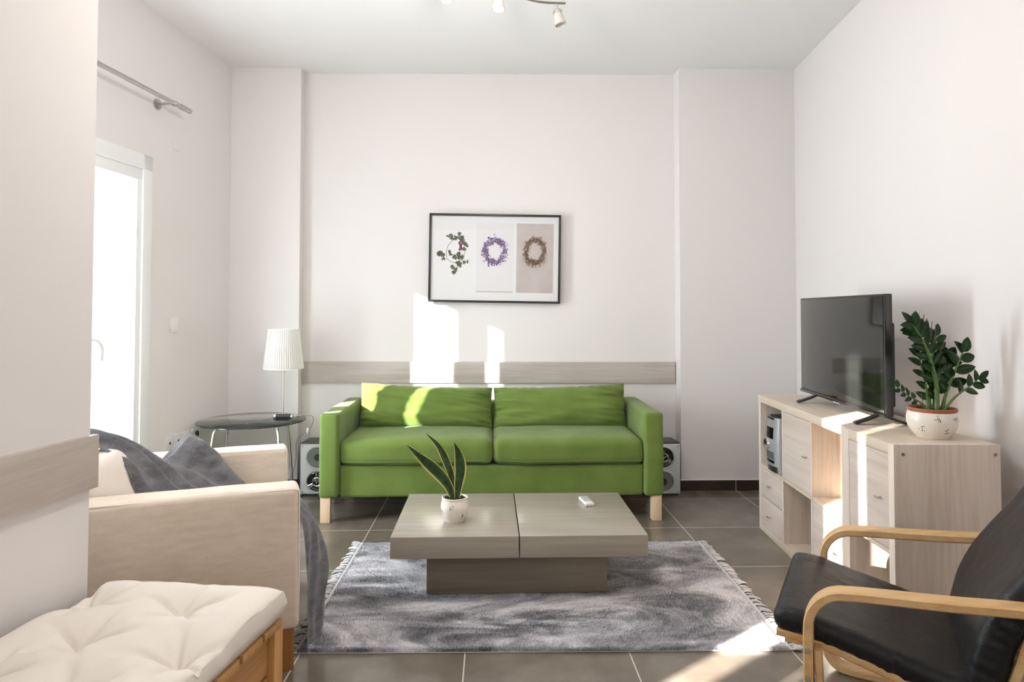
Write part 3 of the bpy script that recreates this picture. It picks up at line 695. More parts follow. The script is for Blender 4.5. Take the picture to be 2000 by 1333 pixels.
# stereo in the top left compartment
sp = unit_pt(.020+.255, .112, .381)
t = thing('mini_stereo', 'silver mini stereo with black display inside the storage unit', 'stereo', sp, ang)
bm = BM(); box(bm, (-.092, -.10, .004), (.092, .17, .300), .004); obj('casing', bm, 'darkgrey', t)
bm = BM(); rows = []
for j in range(13):
    z = .006+.295*j/12; rows.append([(x_*.094, -.10-.035*(1-x_**2)**.5*(.75+.25*math.sin(PI*j/12))-.004, z) for x_ in [math.sin(PI/2*(-1+2*i/14)) for i in range(15)]])
grid(bm, rows); r0 = rows[0]; bmesh.ops.solidify(bm, geom=bm.faces[:], thickness=-.003)
fas = obj('fascia', bm, 'silver', t)
def curved(x0, x1, z0, z1, mat, name, dy=.0015):
    bm = BM(); rows = []
    for j in range(5):
        z = z0+(z1-z0)*j/4; rows.append([(x, -.104-.035*(1-min(.98, abs(x/.094))**2)**.5*(.75+.25*math.sin(PI*z/.3))-dy, z) for x in [x0+(x1-x0)*i/8 for i in range(9)]])
    grid(bm, rows); bmesh.ops.solidify(bm, geom=bm.faces[:], thickness=-.002); return obj(name, bm, mat, t)
curved(-.05, .05, .185, .245, 'gloss', 'display'); curved(-.055, .055, .055, .070, 'gloss', 'disc_slot'); curved(-.055, .055, .075, .115, 'cone', 'tape_door'); curved(-.08, .08, .008, .040, 'chrome', 'lower_panel')
curved(-.05, .05, .288, .299, 'black', 'top_grille')
bm = BM(); cyl(bm, (-.02, -.136, .150), (-.02, -.152, .150), .031, .028, n=32); obj('volume_knob', bm, 'chrome', t)

# ------------------------------------------------------------------ television
TD = Vector((.094, .9956)).normalized(); TM = Vector((1.686, 3.19))
t = thing('television', 'flat black television on splayed feet on top of the storage unit', 'television', (TM.x, TM.y, .7705), math.atan2(TD.y, TD.x)-PI/2)
# local y along the set, local -x faces the room
y0, y1, z0, z1 = -.418, .552, .042, .556
bm = BM(); box(bm, (-.010, y0, z0), (.022, y1, z1), .003); box(bm, (.020, y0+.06, z0+.03), (.062, y1-.06, z1-.12), .012); obj('casing', bm, 'black', t)
bm = BM(); box(bm, (-.0125, y0+.010, z0+.016), (-.009, y1-.010, z1-.010), .0005); obj('screen', bm, 'screen', t)
bm = BM(); box(bm, (-.016, y0, z0-.002), (-.008, y1, z0+.014), .002); obj('lower_bezel', bm, 'gloss', t)
bm = BM(); box(bm, (-.014, .05, z0-.008), (-.006, .11, z0), .001); obj('badge', bm, 'silver', t)
for yc in (-.345, .338):
    bm = BM()
    for sx in (-1, 1):
        pts = [Vector((0, yc, z0+.005)), Vector((sx*.045, yc, .026)), Vector((sx*.105, yc, .006))]
        sweep_rect(bm, smooth_path(pts, 5), .030, .011, (0, 1, 0), .002)
    obj('foot', bm, 'black', t)

# ------------------------------------------------------------------ ZZ plant
t = thing('zz_plant', 'leafy dark green plant in white patterned pot on near cabinet', 'potted plant', (1.690, 2.560, .7705))
pot(t, 1, .056, .088, .080, .112, [(-1.95, .082), (-1.15, .084), (-1.50, .035), (-2.6, .04), (.8, .06)], seed=9)
bm = BM(); lathe(bm, [(.074, .095), (.083, .100), (.085, .108), (.084, .113), (.078, .114), (.074, .108), (.072, .09)], 48); obj('inner_pot', bm, 'terracotta', t)['label'] = 'terracotta inner pot rim'
soil(t, .074, .104)
def leaflet(bm, base, d, nrm, ln, wd):
    d = Vector(d).normalized(); nrm = Vector(nrm); s = d.cross(nrm).normalized(); nrm = s.cross(d)
    rows = []
    for i in range(8):
        u = i/7; w_ = wd*(math.sin(PI*u**.8)**.75 if 0 < u < 1 else 0)+.0004; c = Vector(base)+d*ln*u-nrm*(.12*ln*u*u)
        rows.append([c-s*w_+nrm*w_*.35, c-s*w_*.5+nrm*w_*.12, c, c+s*w_*.5+nrm*w_*.12, c+s*w_+nrm*w_*.35])
    grid(bm, rows)
def frond(pts, r0, n, ln, wd, u0=.35, face=(0, -1, .25), seed=0, tip=True, spread=1.0):
    rr = random.Random(seed); P = smooth_path(pts, 10); m = len(P)
    bm = BM(); tube(bm, P, [r0*(1-.75*i/(m-1)) for i in range(m)], 8); st = obj('stem', bm, 'stem', t)
    bm = BM(); f = Vector(face).normalized()
    for k in range(n):
        u = u0+(1-u0)*k/(n-1)*.97; i = min(m-2, int(u*(m-1))); p = P[i].lerp(P[i+1], u*(m-1)-i); tt = (P[i+1]-P[i]).normalized()
        side = tt.cross(f).normalized(); sg = 1 if k % 2 else -1
        d = side*sg*.95*spread+tt*.75+f*rr.uniform(-.15, .35); l2 = ln*rr.uniform(.85, 1.1)*(1-.35*abs(u-.65))
        leaflet(bm, p, d, f+Vector((rr.uniform(-.4, .4), 0, rr.uniform(-.3, .3))), l2, wd*rr.uniform(.85, 1.1))
    if tip: leaflet(bm, P[-1], (P[-1]-P[-2]), f, ln*.9, wd*.9)
    bmesh.ops.solidify(bm, geom=bm.faces[:], thickness=.0006)
    obj('leaflets', bm, 'leaf', st, angle=80)
z0 = .10
frond([(.012, -.01, z0), (.010, -.012, .20), (-.020, -.015, .32), (-.060, -.015, .40), (-.085, -.02, .432)], .0105, 17, .070, .0155, .28, seed=1)
frond([(.0, .015, z0), (.004, .02, .20), (.018, .02, .30), (.035, .02, .385)], .0085, 11, .058, .014, .40, seed=2)
frond([(-.014, .0, z0), (-.02, .0, .17), (-.035, .0, .25), (-.05, .0, .32)], .008, 9, .060, .014, .22, seed=3)
frond([(.035, -.005, z0), (.055, -.005, .17), (.085, -.01, .25), (.118, -.01, .325)], .008, 7, .072, .021, .35, seed=4)
frond([(.030, -.02, z0), (.07, -.03, .155), (.125, -.03, .195), (.165, -.03, .225)], .006, 6, .058, .013, .45, seed=5)
frond([(.022, .02, z0), (.03, .02, .19), (.05, .02, .27), (.075, .02, .30)], .008, 7, .066, .021, .30, seed=6)
frond([(-.045, -.03, z0), (-.07, -.045, .135), (-.125, -.05, .165), (-.175, -.05, .205)], .0048, 9, .034, .009, .45, seed=7)
frond([(.008, .0, z0), (.015, -.005, .15), (.02, -.005, .21), (.03, -.01, .26)], .008, 6, .060, .016, .3, seed=8)
dry = plain('dry_stem', (.12, .07, .05), .7)
for (x, z, dx) in ((-.045, .425, .012), (-.028, .41, .006), (-.012, .40, .010), (.004, .385, .008), (.016, .33, .03), (-.03, .12, -.02)):
    bm = BM(); tube(bm, smooth_path([(x, -.012, z-.03), (x+dx*.6, -.014, z+.01), (x+dx, -.012, z+.045)], 4), .0013, 5); obj('bare_stem', bm, dry, t)

# ------------------------------------------------------------------ side table with lamp
t = thing('side_table', 'round smoked glass side table with chrome legs in the left corner', 'side table', (-1.545, 4.425, 0))
TR = .333; ZS = .552
bm = BM(); lathe(bm, [(.0005, ZS-.008), (TR-.003, ZS-.008), (TR, ZS-.006), (TR, ZS-.002), (TR-.003, ZS), (.0005, ZS)], 72); obj('glass_top', bm, 'table_glass', t)
bm = BM(); lathe(bm, [(TR-.0005, ZS-.0075), (TR+.0012, ZS-.006), (TR+.0012, ZS-.002), (TR-.0005, ZS-.0005)], 72); obj('glass_edge', bm, plain('glass_edge_green', (.02, .035, .03), .1), t)
for a in (-128, -36, 52, 144):
    a = math.radians(a); c, s = math.cos(a), math.sin(a); bm = BM()
    tube(bm, smooth_path([(c*.05, s*.05, ZS-.018), (c*.20, s*.20, ZS-.018), (c*.248, s*.248, ZS-.028), (c*.268, s*.268, ZS-.08), (c*.288, s*.288, .30), (c*.312, s*.312, .008)], 8), .0095, 12); obj('leg', bm, 'chrome', t)
bm = BM(); lathe(bm, [(.0005, ZS-.03), (.06, ZS-.03), (.062, ZS-.026), (.06, ZS-.009), (.0005, ZS-.009)], 32); obj('hub', bm, 'chrome', t)

LX, LY = -1.385, 4.545
t = thing('table_lamp', 'slim table lamp with pleated white shade on the glass table', 'lamp', (LX, LY, ZS))
bm = BM(); lathe(bm, [(0.0005, 0), (.062, 0), (.064, .004), (.06, .010), (.012, .016), (.0005, .016)], 40); obj('base', bm, 'nickel', t)
bm = BM(); cyl(bm, (0, 0, .012), (0, 0, .40), .0048, n=14); obj('pole', bm, 'nickel', t)
bm = BM(); cyl(bm, (0, 0, .38), (0, 0, .45), .016, n=18); bmesh.ops.create_uvsphere(bm, u_segments=16, v_segments=10, radius=.028, matrix=Matrix.Translation((0, 0, .475))); obj('bulb', bm, 'white', t)
bm = BM(); NP = 54
lathe(bm, [(.127, .322), (.1275, .330), (.099, .575), (.0985, .582)], NP*6, rfun=lambda k, z: 1+.020*math.cos(2*PI*k/6)); obj('lamp_shade', bm, 'shade_cloth', t, angle=180)
for r_, z_ in ((.127, .319), (.0985, .578)): bm = BM(); lathe(bm, [(r_, z_), (r_+.0025, z_), (r_+.0025, z_+.006), (r_, z_+.006), (r_, z_)], 60); obj('shade_rim', bm, 'white', t)
bm = BM()
for a in (0, 120, 240): a = math.radians(a); cyl(bm, (0, 0, .565), (math.cos(a)*.099, math.sin(a)*.099, .565), .0015, n=6)
cyl(bm, (0, 0, .40), (0, 0, .566), .002, n=6); obj('shade_carrier', bm, 'nickel', t)
t2 = thing('power_cord', 'thin lamp cord hanging behind the glass table into the corner', 'cord', (LX, LY, 0))
bm = BM(); tube(bm, smooth_path([(.05, .0, ZS+.004), (.14, .05, ZS+.004), (.175, .09, ZS-.02), (.150, .12, .46), (.09, .14, .41), (.045, .16, .36), (.03, .19, .2), (-.03, .20, .02)], 8), .0026, 6)
obj('cable', bm, 'nickel', t2); bm = BM(); box(bm, (.125, .118, .405), (.143, .135, .46), .004); obj('inline_switch', bm, 'nickel', t2)
t = thing('metal_tube', 'small black cylinder with chrome ends on the glass table', 'tube', (-1.352, 4.455, ZS+.0165), math.radians(-2))
bm = BM(); cyl(bm, (-.048, 0, 0), (.048, 0, 0), .0155, n=24); obj('barrel', bm, 'black', t)
bm = BM(); cyl(bm, (-.062, 0, 0), (-.048, 0, 0), .0165, n=24); obj('end_cap', bm, 'chrome', t)
bm = BM(); cyl(bm, (.048, 0, 0), (.060, 0, 0), .0165, n=24); obj('end_cap', bm, 'chrome', t)

# ------------------------------------------------------------------ loudspeakers
def speaker(x, y, rz, label, top_kind):
    t = thing('loudspeaker', label, 'loudspeaker', (x, y, 0), rz, 'stereo loudspeakers beside the sofa'); W, D, Hh = .235, .20, .358
    bm = BM(); box(bm, (-W/2, 0, .012), (W/2, D, Hh), .003); obj('cabinet', bm, 'black', t)
    bm = BM(); box(bm, (-W/2+.01, .01, 0), (W/2-.01, D-.01, .014)); obj('foot', bm, 'darkgrey', t)
    bm = BM(); box(bm, (-W/2+.002, -.014, .016), (W/2-.002, .001, Hh-.006), .006, 3); bf = obj('baffle', bm, 'spk_white', t)
    def driver(zc, plain_cone):
        R1 = .078; y0 = -.0145
        bm = BM(); prof = [(R1, 0), (R1+.001, .006), (R1-.005, .010), (R1-.010, .006), (R1-.012, 0)]
        rings = lathe(bm, prof, 56); bmesh.ops.rotate(bm, verts=bm.verts[:], matrix=Matrix.Rotation(PI/2, 3, 'X')); bmesh.ops.translate(bm, vec=(0, y0, zc), verts=bm.verts[:]); r_ = obj('driver_ring', bm, 'silver' if plain_cone else 'spk_white', t)
        bm = BM(); lathe(bm, [(R1-.011, .002), (R1-.018, .005), (R1-.026, .001), (.030, -.010 if 0 else .0005), (.024, .001), (.016, .006), (.0005, .008)], 56)
        bmesh.ops.rotate(bm, verts=bm.verts[:], matrix=Matrix.Rotation(PI/2, 3, 'X')); bmesh.ops.translate(bm, vec=(0, y0, zc), verts=bm.verts[:]); obj('cone', bm, 'cone' if plain_cone else 'gloss', r_)
        if not plain_cone:
            bm = BM()
            for k in range(3):
                a0 = PI/2+k*2*PI/3
                for s in (-.12, .12):
                    a = a0+s; c_, s_ = math.cos(a), math.sin(a); cyl(bm, (c_*.034, y0-.006, zc+s_*.034), (c_*.064, y0-.006, zc+s_*.064), .0042, n=8)
            rr = []
            tube(bm, [(math.cos(q*PI/12)*.028, y0-.008, zc+math.sin(q*PI/12)*.028) for q in range(25)], .0042, 8, caps=False)
            for k in range(3): a = -PI/2+k*2*PI/3; cyl(bm, (0, y0-.008, zc), (math.cos(a)*.026, y0-.008, zc+math.sin(a)*.026), .003, n=6)
            obj('spoke_trim', bm, 'chrome', r_)
        else:
            bm = BM(); cyl(bm, (0, y0-.002, zc), (0, y0-.012, zc), .024, .018, n=24); obj('dust_cap', bm, 'darkgrey', r_)
    driver(.262, top_kind == 'plain'); driver(.100, False if top_kind == 'plain' else True) if 0 else driver(.100, top_kind != 'plain')
    for sx in (-1, 1):
        for z in (.03, Hh-.02): bm = BM(); cyl(bm, (sx*.10, -.0135, z), (sx*.10, -.0165, z), .0035, n=10); obj('screw', bm, 'darkgrey', bf)
speaker(-1.180, 4.655, math.radians(-1), 'black and silver loudspeaker on floor left of the sofa', 'plain')
speaker(1.165, 4.600, math.radians(2), 'black and silver loudspeaker on floor right of the sofa', 'spoke')

# ------------------------------------------------------------------ beige armchair (local x forward, y to the far side)
AA = math.atan2(.342, .94); A0 = (-.668, 2.407)
t = thing('armchair', 'beige fabric armchair with block arms behind the tufted bench', 'armchair', (A0[0], A0[1], 0), AA)
DEP, WID, AWD, AH = .80, .88, .135, .632
for y0, nm in ((0, 1), (WID-AWD, 2)):
    bm = BM(); c = Vector((-DEP/2, y0+AWD/2, .142+(AH-.142)/2)); ff = wob(.003, 4, nm*5)
    rbox(bm, (DEP, AWD, AH-.142), .020, (16, 4, 12), lambda q: ff(q)+c); o = obj('armrest', bm, 'beige', t)
    bm = BM()
    for yy in (y0+.006, y0+AWD-.006):
        q_ = [(-DEP+.03+(DEP-.06)*k/10, yy, AH-.0055) for k in range(11)]+[(-.020+.0155*math.sin(a*PI/12), yy, AH-.0215+.0155*math.cos(a*PI/12)) for a in range(1, 6)]+[(-.0045, yy, AH-.03-(AH-.21)*k/10) for k in range(11)]
        tube(bm, q_, .0024, 6)
    obj('piping', bm, 'cream', o)
bm = BM(); c = Vector((-DEP/2-.02, WID/2, .235)); rbox(bm, (DEP-.10, WID-2*AWD+.004, .185), .02, (8, 8, 3), lambda q: q+c); obj('seat_base', bm, 'beige', t)
bm = BM(); c = Vector((-DEP+.065, WID/2, .415)); rbox(bm, (.13, WID-2*AWD+.01, .52), .04, (3, 8, 6), lambda q: q+c); obj('back_frame', bm, 'beige', t)
bm = BM(); c = Vector((-.345, WID/2, .405)); ff = wob(.005, 5, 2); rbox(bm, (.60, WID-2*AWD-.006, .15), .045, (12, 12, 4), lambda q: ff(q)+c+Vector((0, 0, .015*(1-(q.y/.3)**2) if q.z > 0 else 0))); obj('seat_cushion', bm, 'beige', t)
bm = BM(); lean = math.radians(-14)
def fb(q):
    u = q.y/.30; v = q.z/.17
    p = Vector((q.x*(1+.35*(1-u*u)*(1-v*v)), q.y, q.z+.012*(1-u*u)*(1 if q.z > 0 else 0))) + Vector((fbm(q, 5), fbm(q, 6), fbm(q, 4)))*.006
    p = Matrix.Rotation(lean, 3, 'Y') @ p; return p + Vector((-.615, WID/2, .580-.04*u*1.0))
rbox(bm, (.14, WID-2*AWD-.01, .31), .062, (5, 14, 8), fb); obj('back_cushion', bm, 'cream', t)
legs(t, [(-.045, .040), (-.045, WID-.045), (-DEP+.05, .045), (-DEP+.05, WID-.045)], .055, .05, .145, 'dark_pine')

# grey throw: over the back, heaped on the seat, hanging down the front
th = thing('throw_blanket', 'grey wool throw draped over the beige armchair down to floor', 'blanket', (A0[0], A0[1], 0), AA)
bm = BM()
def loft(lines, nu=40, nv=14, nz=.006, seed=0, fold=0, ff=0):
    L = [smooth_path(l, 10) for l in lines]
    m = min(len(l) for l in L)
    def at(l, u): x = u*(len(l)-1); i = min(len(l)-2, int(x)); return l[i].lerp(l[i+1], x-i)
    rows = []
    for i in range(nu+1):
        u = i/nu; sec = smooth_path([at(l, u) for l in L], 10)
        row = []
        for j in range(nv+1):
            p = at(sec, j/nv); nrm = Vector((.3, -.3, .9)).normalized()
            d = nz*fbm((p.x+seed, p.y, p.z), 9) + fold*math.sin(j/nv*ff*2*PI+2*noise.noise(Vector((u*2, seed, 0))))
            row.append(p+nrm*d)
        rows.append(row)
    grid(bm, rows)
# band over the back cushion: (x forward, y lateral, z)
loft([[(-.80, .16, .62), (-.745, .165, .775), (-.673, .18, .785), (-.598, .18, .742), (-.553, .18, .690), (-.535, .19, .615), (-.49, .20, .52), (-.42, .22, .497)],
      [(-.82, .22, .64), (-.75, .23, .800), (-.680, .235, .800), (-.600, .235, .765), (-.545, .225, .720), (-.500, .225, .640), (-.44, .24, .55), (-.36, .26, .505)],
      [(-.82, .30, .65), (-.76, .28, .820), (-.691, .28, .832), (-.590, .28, .786), (-.53, .28, .73), (-.47, .28, .66), (-.41, .28, .585), (-.33, .30, .52)],
      [(-.83, .36, .64), (-.77, .32, .800), (-.704, .32, .815), (-.62, .32, .785), (-.55, .33, .73), (-.48, .34, .65), (-.40, .36, .57), (-.30, .38, .51)],
      [(-.83, .42, .62), (-.77, .36, .790), (-.70, .36, .822), (-.61, .37, .795), (-.54, .39, .74), (-.45, .42, .66), (-.37, .45, .57), (-.26, .47, .51)],
      [(-.83, .47, .60), (-.78, .42, .745), (-.69, .42, .765), (-.60, .44, .745), (-.53, .46, .69), (-.46, .48, .62), (-.38, .50, .55), (-.26, .52, .505)]], 70, 80, .005, 1, .011, 3.3)
# heap against the far arm
loft([[(-.60, .44, .58), (-.50, .44, .59), (-.40, .44, .57), (-.28, .44, .515), (-.16, .44, .505)],
      [(-.60, .50, .58), (-.516, .50, .63), (-.42, .51, .625), (-.30, .52, .55), (-.16, .52, .508)],
      [(-.59, .545, .56), (-.50, .55, .62), (-.40, .56, .66), (-.30, .56, .58), (-.15, .56, .508)],
      [(-.58, .60, .56), (-.47, .60, .655), (-.396, .60, .738), (-.33, .60, .695), (-.25, .61, .605), (-.19, .61, .52)],
      [(-.56, .66, .56), (-.46, .66, .68), (-.40, .66, .742), (-.335, .66, .690), (-.26, .665, .600), (-.195, .67, .505)],
      [(-.55, .73, .55), (-.45, .73, .62), (-.39, .73, .66), (-.33, .73, .62), (-.26, .73, .56), (-.18, .73, .50)]], 50, 60, .014, 4, .008, 2.6)
# across the seat and down the front
loft([[(-.20, .16, .505), (-.06, .155, .508), (.000, .150, .492), (.022, .13, .42), (.030, .11, .30), (.034, .10, .15), (.036, .10, .02)],
      [(-.20, .24, .508), (-.06, .23, .512), (.030, .21, .490), (.070, .185, .40), (.062, .165, .28), (.052, .15, .14), (.050, .155, .012)],
      [(-.20, .32, .505), (-.06, .31, .512), (.035, .30, .485), (.090, .27, .385), (.118, .235, .26), (.098, .21, .13), (.090, .215, .010)],
      [(-.20, .42, .505), (-.06, .40, .510), (.035, .38, .480), (.085, .36, .38), (.125, .32, .27), (.116, .28, .14), (.110, .285, .014)],
      [(-.20, .50, .503), (-.06, .50, .505), (.030, .49, .47), (.060, .46, .36), (.095, .40, .25), (.085, .36, .13), (.080, .36, .02)]], 70, 80, .009, 9, .011, 4.2)
bmesh.ops.solidify(bm, geom=bm.faces[:], thickness=.006)
obj('cloth', bm, 'throw', th, angle=180)

# ------------------------------------------------------------------ bench with tufted cushion (local x toward the wall, y along the wall away from camera = -)
BA = math.radians(9.2); e_in = Vector((-math.cos(BA), math.sin(BA))); e_dn = Vector((-math.sin(BA), -math.cos(BA)))
BF = Vector((-.578, 1.918))
t = thing('slatted_bench', 'pine slatted bench at the bottom left under a cream cushion', 'bench', (BF.x, BF.y, 0), -BA)
# local frame: x to the right (room), y away from camera; bench occupies x -.55..0 , y -1.0..0
BW, BL, BH = .540, 1.0, .40
for x, y in ((-.048, -.048), (-BW, -.048), (-.048, -BL), (-BW, -BL)):
    bm = BM(); box(bm, (x, y, 0), (x+.048, y+.048, BH-.022), .002); obj('leg', bm, 'pine_v', t)
for z0, z1 in ((BH-.130, BH-.024), (BH-.245, BH-.140), (BH-.36, BH-.255)):
    bm = BM(); box(bm, (-.040, -BL+.048, z0), (-.018, -.050, z1), .002); obj('side_board', bm, 'pine', t)
    bm = BM(); box(bm, (-BW+.048, -.042, z0), (-.048, -.020, z1), .002); obj('end_board', bm, 'pine_x', t)
y = -.002
while y > -BL+.05:
    bm = BM(); box(bm, (-BW, y-.098, BH-.022), (.000, y, BH), .003); obj('slat', bm, 'pine_x', t); y -= .112
# cushion: tufted pad
c = thing('bench_cushion', 'cream button-tufted cushion lying on the pine slatted bench', 'cushion', (BF.x, BF.y, BH+.001), -BA)
CW, CL, CT = .535, .98, .088
tufts = []
for (wx, wy) in ((-1.071, 1.86), (-.804, 1.811), (-.97, 1.642), (-.70, 1.56), (-1.09, 1.48), (-.86, 1.40), (-1.02, 1.2), (-.75, 1.16)):
    d = Vector((wx, wy))-BF; lx = d.x*math.cos(BA)-d.y*math.sin(BA); ly = d.x*math.sin(BA)+d.y*math.cos(BA); tufts.append((lx, ly))
bm = BM()
def ctop(x, y):
    u = (x+CW/2)/(CW/2); v = (y+CL/2)/(CL/2)
    e = max(0, 1-abs(u)**6)**.5*max(0, 1-abs(v)**14)**.5
    h = CT*.80+CT*.30*e
    dent = 0
    for i, (tx, ty) in enumerate(tufts):
        dx, dy = x-tx, y-ty; r = math.hypot(dx, dy); a = math.atan2(dy, dx)
        dent = max(dent, .058*math.exp(-(r/.055)**1.2))
        cr = abs(math.cos(a*2.5+i*1.3+1.5*noise.noise(Vector((r*6, i, 0)))))**14
        dent += .015*cr*math.exp(-((r-.05)/.07)**2)*(1 if r > .01 else 0)
    return max(.02, h-dent+.006*noise.noise(Vector((x*6, y*6, 1)))+.003*noise.noise(Vector((x*22, y*9, 3))))
nx, ny = 110, 170
xs = [-CW/2+CW/2*math.sin(PI/2*(-1+2*i/nx)) for i in range(nx+1)]; ys = [-CL/2+CL/2*(-1+2*j/ny) for j in range(ny+1)]
grid(bm, [[(x+.006*noise.noise(Vector((y*14, 2, x*3)))*(1 if abs(i-nx/2) > nx/2-2 else 0), y, ctop(x, y)) for i, x in enumerate(xs)] for y in ys])
def rim(i): return .0
# underside and sides
top = {}
grid(bm, [[(x*.985-.004, y*.99-.002, .004) for x in xs] for y in ys])
bm.verts.ensure_lookup_table(); VL = list(bm.verts); W_ = nx+1; Nn = W_*(ny+1)
def side(idx):
    prev = None
    for k in idx:
        a, b = VL[k], VL[k+Nn]; m_ = bm.verts.new(((a.co.x*1.0+b.co.x)/2, (a.co.y+b.co.y)/2, (a.co.z+b.co.z)/2))
        cx_, cy_ = -CW/2, -CL/2; out = Vector((a.co.x-cx_, a.co.y-cy_, 0)); out = Vector((math.copysign(1, out.x) if abs(out.x) > CW/2*.98 else 0, math.copysign(1, out.y) if abs(out.y) > CL/2*.985 else 0, 0))
        m_.co += out*(.010+.003*noise.noise(m_.co*20))
        if prev: bm.faces.new((prev[0], a, m_, prev[2])); bm.faces.new((prev[2], m_, b, prev[1]))
        prev = (a, b, m_)
side([j*W_+nx for j in range(ny+1)]); side([j*W_ for j in range(ny+1)]); side([ny*W_+i for i in range(nx+1)]); side([i for i in range(nx+1)])
bmesh.ops.remove_doubles(bm, verts=bm.verts[:], dist=.0002)
obj('cover', bm, 'cream', c, angle=180)
for tx, ty in tufts:
    bm = BM(); z_ = ctop(tx, ty); bmesh.ops.create_uvsphere(bm, u_segments=12, v_segments=8, radius=.006, matrix=Matrix.Translation((tx, ty, z_+.001)) @ Matrix.Diagonal((1, 1, .4, 1))); obj('tuft_button', bm, 'cream', c)

# ------------------------------------------------------------------ bentwood lounge chair
U = Vector((-.866, .5, 0)); Vv = Vector((.5, .866, 0))
ang_l = math.atan2(U.y, U.x)     # local x = forward ; local y = left of it = toward ... ( -Vv )
t = thing('lounge_chair', 'bentwood lounge chair with black leather cushions at the lower right', 'armchair', (0, 0, 0))
def LP(a, l, z): return U*a+Vv*l+Vector((0, 0, z))
lat0, lat1 = 2.050, 2.645
t.location = LP(0, (lat0+lat1)/2, 0); ORI = Vector(t.location)
def L3(a, l, z): return LP(a, l, z)-ORI
arm_prof = [(-.47, .537), (-.30, .524), (-.16, .510), (-.02, .499), (.07, .491), (.115, .482), (.148, .458), (.168, .425), (.175, .385), (.175, .30), (.175, .20), (.174, .11), (.166, .062), (.140, .028), (.10, .014), (.0, .013), (-.20, .013), (-.42, .013)]
for i, l in enumerate((lat0, lat1)):
    bm = BM(); sweep_rect(bm, smooth_path([L3(a, l, z) for a, z in arm_prof], 6), .056, .025, Vv); o = obj('arm_frame', bm, 'bent_y', t) if 0 else obj('arm_frame', bm, 'bent', t)
    ls = l-.029
    for z in (.328, .254): bm = BM(); v_ = cyl(bm, L3(.176, ls, z), L3(.176, ls-.004, z), .0075, n=18); cyl(bm, L3(.176, ls-.004, z), L3(.176, ls-.0055, z), .003, n=6); obj('bolt', bm, 'nickel', o)
    bm = BM(); sweep_rect(bm, [L3(.152, l+.003, .33), L3(.150, l+.003, .28), L3(.145, l+.003, .17), L3(.155, l+.003, .08)], .05, .018, Vv); obj('bracket', bm, 'bent', t)
    bm = BM(); c0 = L3(.10, l, .004); box(bm, (c0.x-.02, c0.y-.02, -.0+.0), (c0.x+.02, c0.y+.02, .006)); obj('foot_pad', bm, 'darkgrey', o)
seat_prof = [(.262, .336), (.20, .332), (.12, .318), (.025, .294), (-.06, .270), (-.15, .240), (-.215, .236), (-.270, .285), (-.298, .36), (-.318, .43), (-.350, .50), (-.40, .58), (-.46, .68), (-.52, .80), (-.58, .93)]
for l in (lat0+.042, lat1-.042):
    bm = BM(); sweep_rect(bm, smooth_path([L3(a, l, z) for a, z in seat_prof], 6), .030, .020, Vv); obj('seat_rail', bm, 'bent', t)
for (a, z) in ((.22, .322), (-.10, .245), (-.245, .295), (-.50, .80)):
    bm = BM(); sweep_rect(bm, [L3(a, lat0+.03, z), L3(a, lat1-.03, z)], .04, .016, U, .002); obj('cross_bar', bm, 'bent', t)
bm = BM(); sweep_rect(bm, [L3(-.36, lat0+.0, .03), L3(-.36, lat1, .03)], .05, .018, U, .002); obj('cross_bar', bm, 'bent', t)
def padded(name, path, wdt, th, rad, seed, creases, extra=None, ns=34):
    P = smooth_path([Vector((a, 0, z)) for a, z in path], 10); cum = [0]
    for p, q in zip(P, P[1:]): cum.append(cum[-1]+(q-p).length)
    Lt = cum[-1]
    def at(s):
        s = max(0, min(Lt, s)); i = 0
        while i < len(cum)-2 and cum[i+1] < s: i += 1
        f = (s-cum[i])/max(1e-6, cum[i+1]-cum[i]); p = P[i].lerp(P[i+1], f); d0 = P[min(i+1, len(P)-1)]-P[max(i-1, 0)] if 0 else (P[min(i+2, len(P)-1)]-P[max(i-1, 0)])
        d0.normalize(); return p, Vector((d0.z, 0, -d0.x))   # normal
    def fn(q):
        s = q.x+Lt/2; p, nn = at(s); over = min(0, s) + max(0, s-Lt)
        u = q.y/(wdt/2)
        h = q.z
        wr = creases*(.6*noise.noise(Vector((s*14+seed, u*2.4, seed)))+.9*abs(noise.noise(Vector((s*30+u*1.5, u*1.6+seed, 3))))+.5*abs(noise.noise(Vector((s*60-u*2, u*2.6+seed, 9))))*abs(u))
        edge = creases*.5*noise.noise(Vector((s*45+seed, 0, 7)))*abs(u)**6
        if h*1 > 0: h += wr+th*.10*(1-u*u)+(extra(s, u) if extra else 0)
        pos = p - nn*h
        return L3(pos.x, (lat0+lat1)/2+q.y+edge, pos.z)
    bm = BM(); rbox(bm, (Lt, wdt, th), rad, (90, 40, 3), fn); o = obj(name, bm, 'leather', t, angle=180); return o, fn, Lt
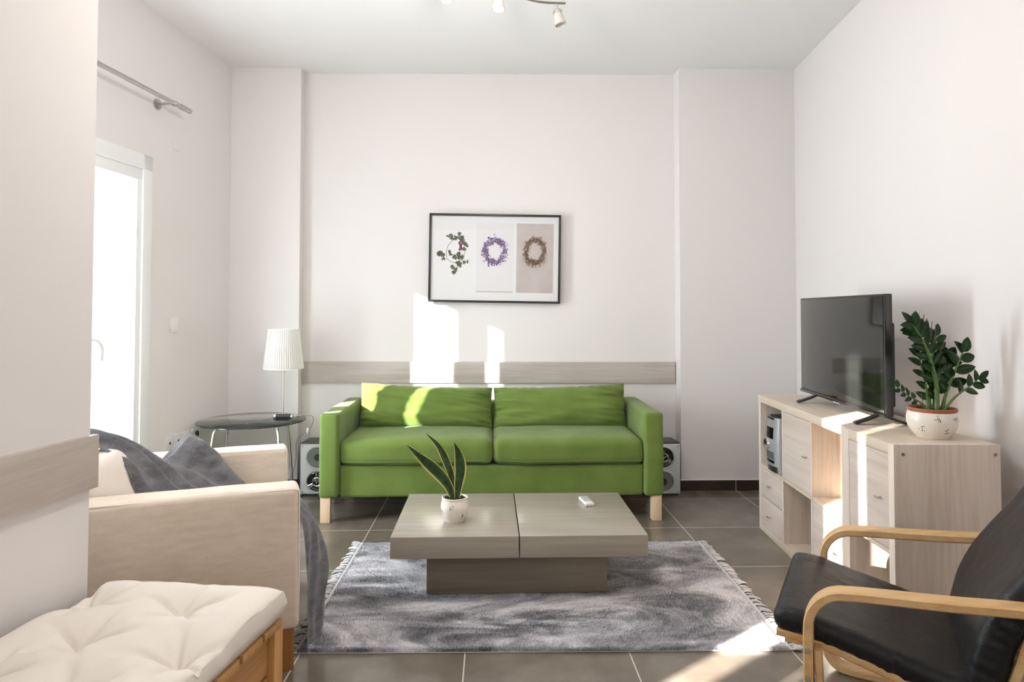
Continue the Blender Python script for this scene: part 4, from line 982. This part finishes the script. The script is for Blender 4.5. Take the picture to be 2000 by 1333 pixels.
# normal sign: path runs front->back for the seat, bottom->top for the back
seat, fs, Ls = padded('seat_cushion', [(.272, .372), (.20, .372), (.12, .352), (.025, .330), (-.06, .308), (-.14, .290), (-.235, .280)], .545, .062, .028, 2, .012)
back, fbk, Lb = padded('back_cushion', [(-.222, .262), (-.245, .37), (-.262, .43), (-.295, .50), (-.345, .575), (-.41, .665), (-.475, .775), (-.535, .90)], .545, .085, .036, 6, .007)
def seam(par, fn, pts, r=.0018):
    bm = BM(); tube(bm, [fn(Vector(p)) for p in pts], r, 6); obj('seam', bm, 'stitch', par)
hy = .545/2
seam(seat, fs, [(-.055, -hy+.02+(.505)*k/24, .0325) for k in range(25)]); seam(seat, fs, [(-.048, -hy+.02+(.505)*k/24, .0325) for k in range(25)])
for s in (-1, 1):
    seam(seat, fs, [(-Ls/2+.03+(Ls-.04)*k/30, s*(hy-.010), .024) for k in range(31)], .0025)
    seam(back, fbk, [(-Lb/2+.03+(Lb-.05)*k/30, s*(hy-.012), .029) for k in range(31)], .0025)
seam(back, fbk, [(-Lb/2+.20, -hy+.03+(.485)*k/24, .039) for k in range(25)])

# ------------------------------------------------------------------ ceiling spotlight bar
t = thing('spotlight_bar', 'curved steel ceiling bar with three frosted spotlights at picture top', 'ceiling light', (.0, 3.2, CZ))
zb_ = 2.805-CZ
bm = BM(); tube(bm, smooth_path([(.366, .152, zb_), (.26, .145, zb_), (.17, .110, zb_), (.08, .02, zb_), (-.02, -.03, zb_), (-.14, -.06, zb_), (-.26, -.13, zb_), (-.36, -.22, zb_)], 8), .009, 12, flat=.7); obj('bar', bm, 'steel', t)
bm = BM(); cyl(bm, (0, 0, -.03), (0, 0, -.001), .06, n=40); cyl(bm, (0, -.02, zb_), (0, 0, -.03), .008, n=12); obj('ceiling_rose', bm, 'steel', t)
for (x, y, tilt, lit) in ((.325, .150, (.22, -.1), False), (.030, -.010, (-.02, -.2), True), (-.215, -.095, (.05, -.2), True)):
    bm = BM(); cyl(bm, (x, y, zb_), (x, y, zb_-.045), .0045, n=12); cyl(bm, (x, y, zb_-.028), (x, y, zb_-.045), .0065, n=12)
    sp_ = obj('spot_stem', bm, 'steel', t)
    top = Vector((x, y, zb_-.044)); ax = Vector((tilt[0], tilt[1], -1)).normalized(); Rm = Matrix.Translation(top) @ ax.to_track_quat('Z', 'Y').to_matrix().to_4x4()
    bm = BM(); lathe(bm, [(.0005, -.006), (.021, -.004), (.024, .004), (.022, .012), (.0005, .012)], 28); bmesh.ops.transform(bm, matrix=Rm, verts=bm.verts[:]); obj('lamp_holder', bm, 'steel', sp_)
    bm = BM(); lathe(bm, [(.020, .010), (.024, .030), (.028, .058), (.029, .072), (.026, .074), (.021, .030), (.017, .012)], 32); bmesh.ops.transform(bm, matrix=Rm, verts=bm.verts[:]); obj('glass_shade', bm, 'frosted', sp_)
    bm = BM(); lathe(bm, [(.0005, .012), (.014, .02), (.022, .050), (.0225, .066), (.0005, .068)], 24); bmesh.ops.transform(bm, matrix=Rm, verts=bm.verts[:]); obj('bulb', bm, 'bulb' if lit else 'frosted', sp_)
